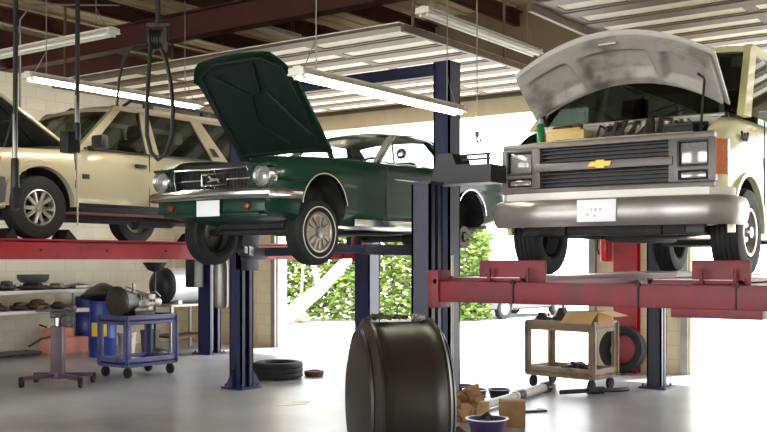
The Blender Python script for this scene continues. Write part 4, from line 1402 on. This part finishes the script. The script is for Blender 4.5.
k = MB(); k.tube([P(px, py, 9.95) - c for px, py in ((147, 44), (132, 46), (124, 58), (119, 80), (117, 106))], .014, 7); k.build('air_line', 'hose', t)

c = P(477, 140, 8.6)
t = thing('pull_chain', 'thin pull chain with a dark hook hanging beside the tall blue column', 'chain', c)
k = MB(); k.cyl((0, 0, .05), (0, 0, ROOF - c.z - .03), .006, 6); k.build('chain', 'wire', t)
k = MB(); k.tube([(0, 0, .04), (0, 0, 0), (.015, 0, -.03), (.035, 0, -.015), (.03, 0, .01)], .009, 7); k.box((0, 0, .05), (.03, .03, .05), bev=.008); k.build('hook', 'dark_steel', t)

# pipes and conduit under the roof
k = MB(); a = P(20, 0, 12.5); k.tube([Vector((a.x, a.y, 3.2)), Vector((a.x, a.y, 4.6)), Vector((a.x + .1, a.y + .1, 4.8)), Vector((a.x + .8, a.y + .9, 4.85))], .012, 6)
k.cyl((a.x, a.y, 3.2), (XL + .01, a.y, 3.2), .012, 6)
solo('conduit', k, 'wire', (0, 0, 0), 'thin bent grey conduit rising up the cream block wall', 'pipe')
k = MB()
for z, x, y in ((5.05, -4.9, 9.6),):
    k.tube([(x, y - 6, z), (x, y - 2, z - .15), (x, y + 3.9, z)], .02, 6)
k.cyl((-4.9, 13.45, 5.05), (-4.9, 13.78, 5.05), .03, 6); k.cyl((-4.9, 3.6, 5.05), (-4.9, 3.6, ROOF - .02), .01, 6); k.cyl((-4.9, 7.6, 4.9), (-4.9, 7.6, ROOF - .02), .01, 6)
solo('cable', k, 'hose', (0, 0, 0), 'black sagging cable between the two overhead doors', 'cable')

# ------------------------------------------------------------------ carts
def service_cart(label, loc, rz, L, W, H, mat, lip=.085):
    t = thing('service_cart', label, 'cart', loc, rz)
    def tray(z, nm):
        k = MB(); k.box((0, 0, z), (L, W, .03), bev=.006)
        for s_ in (-1, 1):
            k.box((0, s_ * (W / 2 - .012), z + .01), (L, .024, lip * 1.5), bev=.008)
            k.box((s_ * (L / 2 - .012), 0, z + .01), (.024, W, lip * 1.5), bev=.008)
        return k.build(nm, mat, t)
    tray(H - lip, 'top_tray'); tray(.2, 'bottom_tray')
    for a in (-1, 1):
        for b in (-1, 1):
            k = MB(); x, y = a * (L / 2 - .03), b * (W / 2 - .03)
            k.box((x, b * (W / 2 - .012), (H + .14) / 2), (.1, .022, H - .2), bev=.005); k.box((a * (L / 2 - .012), y, (H + .14) / 2), (.022, .1, H - .2), bev=.005)
            k.build('leg', mat, t)
            k = MB(); floor_caster(k, a * (L / 2 - .07), b * (W / 2 - .07)); k.build('caster', 'rubber', t)
    return t


bc = service_cart('blue plastic two-shelf service cart carrying a greasy transmission', (-10.9, 9.35, 0), PI / 2, .9, .60, .86, 'cart_blue')
mb = MB(); mb.box((0, 0, .012), (.5, .34, .012), Matrix.Rotation(.2, 3, 'Z')); solo('paper_sheet', mb, 'plate', (-10.88, 9.3, .212), 'pale sheet lying on the bottom tray of the blue cart', 'paper')
t = thing('transmission', 'greasy metal automatic transmission lying on the blue cart', 'transmission', (-10.86, 9.33, .808), PI / 2)
k = MB(); k.lathe([(0, -.42), (.18, -.42), (.215, -.40), (.215, -.36), (.19, -.33), (.15, -.2), (.13, -.1)], 'x', (0, 0, .22), 28); k.build('bell_housing', 'oily', t)
k = MB(); k.lathe([(.13, -.12), (.14, 0), (.125, .1), (.12, .2), (.07, .24), (.06, .36), (.045, .38), (0, .38)], 'x', (0, 0, .2), 24); k.box((0, 0, .17), (.34, .22, .2), bev=.03)
for q in range(6):
    k.box((-.08 + .05 * q, 0, .26), (.012, .27, .12), bev=.004)
k.build('gear_case', 'engine', t)
k = MB(); k.box((.0, 0, .04), (.36, .26, .08), bev=.02); k.box((0, 0, .085), (.4, .3, .012)); k.build('oil_pan', 'oily', t)
k = MB(); k.tube([(-.2, .1, .34), (-.1, .14, .42), (.05, .1, .36), (.2, .08, .32)], .012, 7); k.cyl((-.14, -.05, .34), (-.14, -.05, .47), .022, 10); k.box((.1, -.12, .28), (.12, .05, .08), bev=.01); k.tube([(.05, -.1, .3), (.15, -.16, .36), (.3, -.1, .28)], .01, 6); k.build('lines', 'galv', t)

tc_ = service_cart('tan plastic two-shelf service cart holding a cardboard box', (-5.40, 11.6, 0), -.12, .98, .58, .86, 'cart_tan')
t = thing('open_box', 'open cardboard box with a pale flap on the tan cart', 'box', (-5.12, 11.54, .807), -.12)
k = MB()
for s_ in (-1, 1):
    k.box((0, s_ * .17, .085), (.42, .006, .15)); k.box((s_ * .21, 0, .085), (.006, .34, .15))
k.box((0, 0, .008), (.42, .34, .006))
k.build('carton', 'card', t)
k = MB(); k.prism([(-.17, .16), (-.34, .02), (-.345, .025), (-.175, .168)], 'x', -.21, .21); k.prism([(.21, .16), (.42, .11), (.42, .116), (.21, .167)], 'y', -.17, .17); k.build('flap', 'card_pale', t)
for i, (dx, dy, s_, lb) in enumerate(((-.36, -.1, 1.3, 'dark greasy bracket part by the front edge of the tan cart'), (-.2, .12, 1.5, 'dark greasy pump part behind the bracket on the tan cart'), (-.1, -.08, 1.2, 'small dark greasy part beside the cardboard box on the tan cart'))):
    k = MB(); k.lathe([(0, 0), (.07 * s_, 0), (.075 * s_, .05), (.05 * s_, .09), (.03 * s_, .13), (0, .13)], 'z', (0, 0, 0), 16); k.box((.05, 0, .04), (.12 * s_, .06, .07), bev=.01); k.tube([(0, 0, .1), (.06, .05, .15), (.1, .02, .03)], .012, 6)
    solo('engine_part', k, 'oily', (-5.40 + dx, 11.6 + dy, .807), lb, 'car part', .5 * i, 'loose parts on the tan cart').scale = (1, 1, 1 + .25 * i)
k = MB(); k.tube([(-.2, 0, .03), (-.05, 0, .05), (0, 0, .1), (.05, 0, .05), (.2, 0, .03)], .03, 8); k.blob((0, 0, .06), (.22, .16, .12), 2, .2)
solo('engine_mount', k, 'oily', (-5.3, 11.55, .218), 'dark lumpy part lying on the bottom tray of the tan cart', 'car part', .3)

# ------------------------------------------------------------------ transmission jack
p = FL(58, 385)
t = thing('transmission_jack', 'mauve transmission jack on wheels standing beside the blue cart', 'jack', (p.x, p.y, 0), YAW)
k = MB(); k.box((0, 0, .12), (.13, .16, .08), bev=.01)
for a in (-1, 1):
    for b in (-1, 1):
        k.bar((a * .04, b * .05, .13), (a * .36, b * .26, .11), .07, .05, .006)
k.build('base', 'mauve', t)
for a in (-1, 1):
    for b in (-1, 1):
        c = MB(); c.cyl((a * .37 - .02, b * .27, .055), (a * .37 + .02, b * .27, .055), .055, 16); c.box((a * .37, b * .27, .1), (.06, .05, .06)); c.build('caster', 'rubber', t)
k = MB(); k.box((0, 0, .45), (.15, .15, .62), bev=.012); k.build('column', 'mauve', t)
k = MB(); k.cyl((0, 0, .7), (0, 0, .86), .045, 14); k.build('ram', 'chrome', t)
k = MB(); k.box((0, 0, .9), (.16, .14, .08), bev=.01); k.box((-.02, 0, .955), (.5, .1, .03), bev=.006); k.box((.12, 0, .94), (.08, .3, .03), bev=.006)
for a in (-.22, .2):
    k.box((a, 0, .99), (.04, .12, .06), bev=.008)
k.box((.09, 0, .82), (.08, .1, .14), bev=.01); k.cyl((.14, -.08, .8), (.14, .08, .8), .02, 10)
k.build('saddle', 'oily', t)
k = MB(); k.tube([(-.07, -.05, .62), (-.18, -.08, .6), (-.34, -.1, .5)], .014, 7); k.cyl((-.12, -.06, .74), (-.2, -.12, .78), .012, 8); k.build('pump_handle', 'black', t)

# ------------------------------------------------------------------ shelf by the block wall
SX0, SX1, SY0, SY1 = -14.82, -14.18, 6.6, 11.25
t = thing('parts_shelf', 'long pale metal bench shelf along the cream block wall', 'shelf', (-14.5, 9.0, 0))
for z, nm in ((1.09, 'top_board'), (.76, 'lower_board')):
    k = MB(); k.box((0, (SY0 + SY1) / 2 - 9, z), (SX1 - SX0, SY1 - SY0, .03), bev=.004); k.box(((SX1 - SX0) / 2 - .01, (SY0 + SY1) / 2 - 9, z - .02), (.03, SY1 - SY0, .06), bev=.004); k.build(nm, 'shelf', t)
for x in (SX0 + .03, SX1 - .03):
    for y in (SY0 + .03, 8.9, SY1 - .03):
        k = MB(); k.box((x - -14.5, y - 9, .55), (.05, .05, 1.1), bev=.004); k.build('leg', 'shelf', t)
def disc_part(x, y, z, r, h, label, seed, mat='oily', cat='car part'):
    k = MB(); k.lathe([(0, 0), (r * .7, 0), (r, h * .25), (r, h * .45), (r * .62, h * .55), (r * .55, h * .9), (r * .25, h), (0, h)], 'z', (0, 0, 0), 24)
    for q in range(6):
        a = q * PI / 3 + seed
        k.cyl((math.cos(a) * r * .82, math.sin(a) * r * .82, h * .4), (math.cos(a) * r * .82, math.sin(a) * r * .82, h * .6), .016, 6)
    return solo('torque_converter' if r > .18 else 'gear_part', k, mat, (x, y, z), label, cat, seed, 'parts on the wall shelf')
tz, lz = 1.106, .776
disc_part(-14.45, 10.15, tz, .27, .12, 'wide dark torque converter under the round pan on the top board', .2)
k = MB(); k.lathe([(0, 0), (.2, 0), (.25, .05), (.26, .13), (.245, .13), (.235, .06), (.19, .015), (0, .015)], 'z', (0, 0, 0), 30)
solo('drain_pan', k, 'grey_p', (-14.45, 10.15, tz + .121), 'dark round pan stacked on the torque converter on the wall shelf', 'pan')
disc_part(-14.5, 10.66, tz, .2, .11, 'flat grey converter alone near the corner end of the top board', .9, 'engine')
disc_part(-14.4, 9.62, tz, .16, .16, 'rounded dark gear part left of the stacked pan on the wall shelf', .4)
disc_part(-14.45, 9.2, tz, .15, .12, 'low dark gear part at the left picture edge of the top board', 1.4)
disc_part(-14.4, 10.2, lz, .2, .17, 'rusty brown converter in the middle of the lower board', .3, 'rust')
disc_part(-14.4, 10.6, lz, .13, .12, 'small dark gear part right of the rusty converter', .7)
disc_part(-14.4, 9.85, lz, .15, .13, 'small dark gear part left of the rusty converter', 1.1)
disc_part(-14.45, 9.45, lz, .17, .14, 'dark gear part near the left picture edge of the lower board', .1)
k = MB(); k.box((0, 0, .03), (.3, .34, .05), bev=.012); k.tube([(-.1, -.17, .05), (0, 0, .08), (.08, .17, .05)], .02, 7)
solo('valve_body', k, 'galv', (-14.42, 11.04, tz), 'pale flat valve body at the corner end of the top board', 'car part')

# drums, tank stand, cartons in the corner
def drum(label, x, y, r, h, lid, band=True):
    t = thing('oil_drum', label, 'drum', (x, y, 0), -1.0)
    k = MB(); k.lathe([(0, 0), (r * .96, 0), (r, .02), (r, h * .33), (r * 1.025, h * .345), (r, h * .36), (r, h * .65), (r * 1.025, h * .665), (r, h * .68), (r, h - .02), (r * 1.02, h), (r * .95, h), (r * .93, h - .02), (0, h - .02)], 'z', (0, 0, 0), 30); k.build('shell', 'barrel', t)
    if band:
        k = MB(); k.lathe([(r + .002, h * .38), (r + .006, h * .38), (r + .006, h * .62), (r + .002, h * .62)], 'z', (0, 0, 0), 10, -.6, .6); k.build('label', 'yellow', t)
    return t
q = P(103, 350, 16.6); drum('blue oil drum with a yellow label behind the blue cart', q.x, q.y, .22, .92, True)
drum('dark blue drum in the corner behind the pale shelf end leg', -14.72, 11.47, .21, .95, False, False)
q = P(103, 350, 16.6)
k = MB(); k.lathe([(0, 0), (.2, 0), (.36, .03), (.37, .06), (.24, .18), (.06, .27), (0, .28)], (-.15, .1, 1), (0, 0, .0), 24); k.tube([(.1, .25, .1), (.25, .4, .06), (.38, .5, .02)], .02, 6)
solo('funnel_cover', k, 'black', (q.x, q.y, .945), 'black cone-shaped funnel cover lying on the labelled blue drum', 'funnel')
for (px, py, Y, w, d, h, lb) in ((64, 354, 17.3, .8, .3, .26, 'salmon carton on the floor behind the transmission jack, lower of two'), (58, 354, 17.3, .45, .28, .16, 'smaller salmon carton stacked on the lower carton behind the jack')):
    q = P(px, py, Y)
    k = MB(); k.box((0, 0, h / 2), (w, d, h), bev=.006); k.box((0, 0, h + .001), (w * .98, .06, .003)); k.box((0, -d / 2 - .001, h * .55), (w * .5, .004, h * .4))
    solo('carton', k, 'salmon', (q.x, q.y, .0 if 'lower of' in lb else .264), lb, 'box', PI / 2, 'salmon cartons')
def pail(label, px, py, Y, r, h, mat):
    q = P(px, py, Y)
    t = thing('bucket', label, 'bucket', (q.x, q.y, 0))
    k = MB(); k.lathe([(0, 0), (r * .86, 0), (r, h * .9), (r * 1.06, h * .9), (r * 1.06, h), (r * .95, h), (r * .8, .03), (0, .03)], 'z', (0, 0, 0), 26); k.build('pail', mat, t)
    k = MB(); k.tube([(math.cos(a) * r * 1.06, -.02, h * .9 + math.sin(a) * -r * .8) for a in np.linspace(0, PI, 12)], .006, 6); k.build('handle', 'wire', t)
pail('cream plastic bucket between blue drum and silver tank', 127, 348, 16.9, .15, .38, 'bucket')
pail('grey plastic bucket right of the cream bucket behind the blue cart', 150, 347, 17.2, .16, .4, 'grey_p')
q = FL(8, 357)
k = MB(); k.box((0, 0, .06), (1.0, .42, .03), bev=.01); k.box((-.38, 0, .095), (.24, .36, .05), bev=.02)
for a in (-.4, .4):
    for b in (-.17, .17):
        k.cyl((a, b - .015, .024), (a, b + .015, .024), .024, 10); k.cyl((a, b, .024), (a, b, .06), .008, 6)
solo('creeper', k, 'grey_p', (q.x, q.y, 0), 'flat dark mechanic creeper on the floor beneath the shelf', 'creeper', PI / 2)

q = P(181, 347, 18.0)
t = thing('tank_stand', 'low grey steel stand carrying the silver tank by the back corner', 'table', (q.x, q.y, 0))
k = MB(); k.box((0, 0, .80), (.7, 1.1, .04), bev=.006); k.build('table_top', 'shelf', t)
for a in (-.32, .32):
    for b in (-.52, .52):
        k = MB(); k.box((a, b, .39), (.05, .05, .78)); k.build('leg', 'shelf', t)
k = MB(); k.box((0, 0, .25), (.64, 1.04, .03)); k.build('lower_board', 'rust', t)
t = thing('storage_tank', 'horizontal silver tank with a black domed end on the steel stand', 'tank', (q.x, q.y, .82))
k = MB(); k.lathe([(.30, -.42), (.305, -.40), (.305, .5), (.27, .56), (.15, .6), (0, .61)], 'y', (0, 0, .33), 36)
for y in (-.2, .3):
    k.box((0, y, .03), (.4, .08, .06))
k.build('barrel', 'silver', t)
k = MB(); k.lathe([(0, -.58), (.16, -.57), (.26, -.52), (.32, -.43), (.32, -.40), (.30, -.40)], 'y', (0, 0, .33), 36); k.build('end_cap', 'black', t)
q2 = P(155, 345, 16.4)
t = thing('oil_drain', 'black funnel-topped oil drain on a pole in front of the silver tank', 'oil drain', (q2.x, q2.y, 0))
k = MB(); k.lathe([(.02, 1.40), (.12, 1.44), (.19, 1.54), (.2, 1.56), (.185, 1.555), (.11, 1.46), (0, 1.43)], 'z', (0, 0, 0), 28); k.build('funnel', 'black', t)
k = MB(); k.cyl((0, 0, .1), (0, 0, 1.42), .02, 10); k.build('pole', 'black', t)
k = MB(); k.lathe([(0, 0), (.2, 0), (.22, .03), (.2, .12), (.05, .16), (0, .16)], 'z', (0, 0, 0), 24); k.build('base', 'black', t)

# ------------------------------------------------------------------ tyres and floor things
def tyre(label, loc, R, W, rin, rot=None, name='tire'):
    k = MB(); h = W / 2
    prof = [(rin, -h * .75), (rin + .02, -h * .95), (rin + (R - rin) * .5, -h * 1.02), (R * .95, -h * .9), (R * .985, -h * .7), (R, -h * .5), (R - .012, -h * .3), (R, -h * .1), (R, h * .1), (R - .012, h * .3), (R, h * .5), (R * .985, h * .7), (R * .95, h * .9), (rin + (R - rin) * .5, h * 1.02), (rin + .02, h * .95), (rin, h * .75), (rin + .04, h * .6), (R - .06, h * .3), (R - .06, -h * .3), (rin + .04, -h * .6), (rin, -h * .75)]
    k.lathe(prof, 'z', (0, 0, 0), 48)
    o = solo(name, k, 'rubber', loc, label, 'tire', 0, None, 30)
    if rot:
        o.rotation_euler = rot
    return o
q = FL(278, 378); tyre('black tire lying flat on the floor beside the two-post lift column', (q.x, q.y, .115), .34, .225, .2)
q = FL(314, 376); k = MB(); k.lathe([(0, .0), (.12, .0), (.135, .03), (.135, .07), (.09, .08), (.06, .055), (0, .055)], 'z', (0, 0, 0), 24); solo('brake_rotor', k, 'rust', (q.x, q.y, 0), 'small dark round brake rotor lying on the floor near the flat tire', 'car part')
tyre('black tire leaning against the red column behind the tan cart', (-5.44, 13.36, .345), .33, .19, .205, (PI / 2 - .16, 0, 0))

# big drum in front
t = thing('barrel_drum', 'huge dark glossy barrel-shaped drum lying on its side on the floor', 'drum', (P(398, 400, 7.15).x, P(398, 400, 7.15).y, .593), YAW + .2)
hp_ = [(0, .35), (.2, .342), (.38, .322), (.47, .298), (.53, .268), (.565, .245), (.593, .232), (.593, .212), (.572, .196), (.566, .13)]
prof = [(r_, -t_) for r_, t_ in hp_] + hp_[::-1]
k = MB(); k.lathe(prof, 'x', (0, 0, 0), 80); k.build('drum_shell', 'drum', t, 50)
k = MB()
for s_ in (-1, 1):
    k.lathe([(.50, s_ * .280), (.512, s_ * .292), (.53, s_ * .276), (.515, s_ * .268)], 'x', (0, 0, 0), 80)
k.build('end_rib', 'drum', t)
c0 = t.location.copy()
rx = Matrix.Rotation(YAW + .2, 3, 'Z')
def crumple(seed, sx, sy, sz):
    k = MB(); r = random.Random(seed); n = 15
    f = [(r.uniform(6, 16), r.uniform(6, 16), r.uniform(0, 6)) for _ in range(4)]
    G = []
    for i in range(n):
        row = []
        for j in range(n):
            a, b = i / (n - 1) * 2 - 1, j / (n - 1) * 2 - 1
            w = 1 + .25 * math.sin(3 * a + seed) * math.cos(4 * b)
            z = sum(abs(math.sin(p_ * a * .5 + q_ * b * .5 + s_)) for p_, q_, s_ in f) / 4
            row.append((a * sx * w, b * sy * w, sz * z * (1 - .5 * (a * a + b * b) / 2)))
        G.append(row)
    return k.slab(G, (0, 0, .008))
for (dx, dy, s_, sx, sy, sz, mt, lb) in ((-.14, 0.0, 2, .075, .09, .06, 'rag', 'dark oily rag crumpled on top of the big drum'), (.02, .02, 5, .05, .07, .05, 'rag', 'small black oily rag beside the grey rag on top of the big drum'), (.145, 0, 9, .045, .07, .06, 'rag_grey', 'pale grey rag at the end of the big drum top')):
    q = c0 + rx @ Vector((dx, dy, .568))
    solo('shop_rag', crumple(s_, sx, sy, sz), mt, q, lb, 'rag', YAW, 'rags on the big drum')

# pile on the floor beside it
def basin(label, px, py, z, r, h, mat, rim, squash=1.0):
    Y = 1000 * (CAM_H - z) / (py - HOR); q = P(px, py, Y)
    t = thing('basin', label, 'basin', (q.x, q.y, 0), YAW)
    k = MB(); k.lathe([(0, 0), (r * .74, 0), (r * .96, h * .95), (r * .93, h * .95), (r * .7, .015), (0, .015)], 'z', (0, 0, 0), 32); k.build('bowl', mat, t)
    k = MB(); k.lathe([(r * .92, h * .94), (r * 1.04, h * .95), (r * 1.05, h), (r * .92, h)], 'z', (0, 0, 0), 32); k.build('rim', rim, t)
    return t
b1 = basin('purple plastic basin with a pale rim in front of the brown carton', 487, 418, .15, .19, .15, 'purple', 'rimwhite')
basin('dark shallow pan on the bright floor right of the crumpled paper', 499, 389, .1, .135, .1, 'dark_purple', 'dark_purple')
basin('purple tub with a pale rim behind the crumpled paper', 475, 389, .14, .14, .14, 'purple', 'rimwhite')
basin('low dark pan furthest behind the purple tub', 462, 385, .06, .13, .06, 'dark_purple', 'dark_purple')
k = MB(); k.blob((0, .0, .06), (.2, .16, .1), 7, .35); k.tube([(-.1, 0, .1), (0, .03, .17), (.1, -.02, .12)], .02, 7)
solo('greasy_rag', k, 'rag', (b1.location.x - .01, b1.location.y, .016), 'dark greasy rag bundled inside the pale-rimmed purple basin', 'rag')
def carton(name, label, px, py, w, d, h, mat, rz, extra=None):
    q = FL(px, py)
    k = MB(); k.box((0, 0, h / 2), (w, d, h), bev=.005); k.box((0, 0, h), (w * .99, .05, .003)); k.box((0, -d / 2, h * .72), (w * .3, .004, .03))
    return solo(name, k, mat, (q.x, q.y, 0), label, 'box', rz)
carton('carton', 'brown cardboard carton standing behind the purple basin', 512, 426, .25, .22, .25, 'paper', YAW - .1)
carton('carton', 'pale tilted carton beside the crumpled brown paper', 480, 416, .15, .12, .15, 'card_pale', YAW + .5)
q = FL(467, 421)
k = MB()
for i in range(9):
    k.blob((random.uniform(-.1, .1), random.uniform(-.1, .1), .06 + .025 * i), (.2, .17, .12), 30 + i, .5, 2, Matrix.Rotation(i * 1.3, 3, 'X'))
o = solo('crumpled_paper', k, 'paper', (q.x, q.y, 0), 'heap of crumpled brown paper against the base of the blue column', 'paper', 0, None, 15)
q = FL(456, 440)
k = MB()
for i in range(7):
    k.blob((random.uniform(-.14, .14), random.uniform(-.1, .1), .035 + .02 * random.random()), (.1, .07, .07), i, .3, 2)
k.tube([(-.15, 0, .05), (0, .05, .1), (.15, -.02, .04)], .02, 7)
solo('scrap_part', k, 'oily', (q.x, q.y, 0), 'knobbly dark scrap metal on the floor in front of the crumpled paper', 'car part')
a, b = FL(482, 411), FL(548, 391)
t = thing('exhaust_pipe', 'pale cardboard-coloured exhaust pipe lying across the floor below the tan cart', 'pipe', ((a.x + b.x) / 2, (a.y + b.y) / 2, .055))
hlf = Vector(((b.x - a.x) / 2, (b.y - a.y) / 2, 0))
k = MB(); k.tube([-hlf, hlf * -.1], .045, 14); k.tube([hlf * -.1, hlf], .055, 14); k.build('pipe', 'pipe', t)
for g in (.12, .98):
    k = MB(); k.cyl(hlf * (g - .14), hlf * (g + .02), .068 if g > .5 else .062, 14); k.build('coupling', 'dark_purple', t)
a = FL(580, 395)
k = MB(); k.tube([(-.25, -.1, .03), (.1, .05, .03), (.5, .12, .03), (.62, .2, .03)], .028, 8); k.cyl((.1, .05, .03), (.3, .1, .03), .045, 10)
solo('muffler_pipe', k, 'oily', (a.x, a.y, .016), 'dark bent pipe on the floor under the tan cart front edge', 'pipe', YAW)
q = FL(533, 412)
k = MB(); k.box((0, 0, .012), (.3, .07, .018), bev=.004); k.box((.12, .05, .012), (.06, .1, .018), bev=.004)
solo('wrench', k, 'oily', (q.x, q.y, 0), 'flat dark tool lying on the floor right of the brown carton', 'tool', YAW + .3)

# fire extinguisher on the pier, with its hose
t = thing('fire_extinguisher', 'red fire extinguisher hung on the pier beside the red column', 'fire extinguisher', (-5.84, YB - .09, 1.58))
k = MB(); k.lathe([(0, 0), (.07, 0), (.082, .02), (.082, .34), (.06, .4), (.03, .43), (0, .43)], 'z', (0, 0, 0), 22); k.build('cylinder', 'ext_red', t)
k = MB(); k.box((0, 0, .46), (.05, .05, .06), bev=.01); k.bar((0, 0, .5), (.14, -.02, .52), .02); k.bar((0, 0, .47), (.13, -.02, .45), .02); k.build('valve', 'galv', t)
k = MB(); k.tube([(-.03, 0, .46), (-.12, -.01, .4), (-.13, -.01, .2), (-.1, -.01, .1)], .012, 7); k.build('hose', 'hose', t)
k = MB(); k.box((0, .075, .25), (.1, .03, .3)); k.build('wall_bracket', 'galv', t)

# dark panel and bars behind the van, by the blue column
c = P(424, 186, 9.4)
t = thing('tool_box', 'dark grey slanted metal housing bolted across the top of the slate lift post', 'tool box', (-4.66, 7.35, 2.245), 0)
k = MB(); k.prism([(-.02, 0), (.58, 0), (.58, .15), (.24, .16), (.2, .26), (.06, .26)], 'y', -.13, .13); k.build('casing', 'dark_grey', t)
k = MB(); k.bar((.1, 0, .25), (.5, 0, .25), .018); k.bar((.1, 0, .21), (.5, 0, .21), .018); k.bar((.48, 0, .14), (.48, 0, .26), .02); k.build('rail', 'under', t)

# parked car outside
q = P(462, 318, 27.6)
t = thing('car', 'pale sedan parked outside across the bright driveway', 'car', (q.x, q.y, -.04), YAW - .75)
Wp = pc((0, .7), (.1, .8), (.6, .86), (3.6, .86), (4.3, .8), (4.4, .7))
ZTp = pc((0, .8), (.3, .92), (1.0, .96), (3.4, .92), (4.2, .8), (4.4, .66))
def half_p(y):
    w, tt = Wp(y), ZTp(y)
    return [(0, .24), (w - .12, .24), (w - .03, .3), (w, .5), (w, .66), (w - .03, tt - .06), (w - .1, tt), (0, tt + .03)]
bd = shell(list(np.linspace(0, 4.4, 24)), half_p).build('body', ['sedan', 'under'])
carve(bd, wheel_cuts(.86, (.85, 3.5), .31, .35, .26)); bd.parent = t
roof_slab([(1.0, .55, 1.34, .04), (1.5, .57, 1.39, .05), (2.2, .57, 1.39, .05), (2.6, .55, 1.33, .04)]).build('roof', 'sedan', t)
screen((.68, .5, .94), (.55, 1.04, 1.35)).build('rear_window', 'smoke', t)
screen((.70, 3.3, .93), (.55, 2.56, 1.34)).build('windshield', 'smoke', t)
xp = lambda z: .76 - (z - .93) / .42 * .19
mirror_build('window', lambda m, s_: m.lean([(.75, .95), (3.1, .95), (2.5, 1.34), (1.1, 1.34)], xp, .006, s_), 'smoke', t)
mirror_build('pillar', lambda m, s_: (m.lean([(.5, .93), (.75, .93), (1.15, 1.35), (1.0, 1.35)], xp, .04, s_), m.lean([(1.95, .93), (2.05, .93), (2.0, 1.35), (1.9, 1.35)], xp, .04, s_), m.lean([(3.1, .93), (3.3, .93), (2.62, 1.35), (2.5, 1.35)], xp, .04, s_)), 'sedan', t)
for sg in (1, -1):
    k = MB(); k.box((sg * .62, 0, .72), (.26, .05, .14), bev=.02); k.build('tail_lamp', 'redlens', t)
k = MB(); k.box((0, -.02, .5), (1.5, .1, .16), bev=.03); k.build('rear_bumper', 'sedan', t)
k = MB(); k.box((0, -.02, .72), (.4, .03, .13), bev=.003); k.build('license_plate', 'plate', t)
for y in (.85, 3.5):
    for sg in (1, -1):
        wheel(t, sg * .76, y, .31, .31, .19, .19, sg, 'steel')
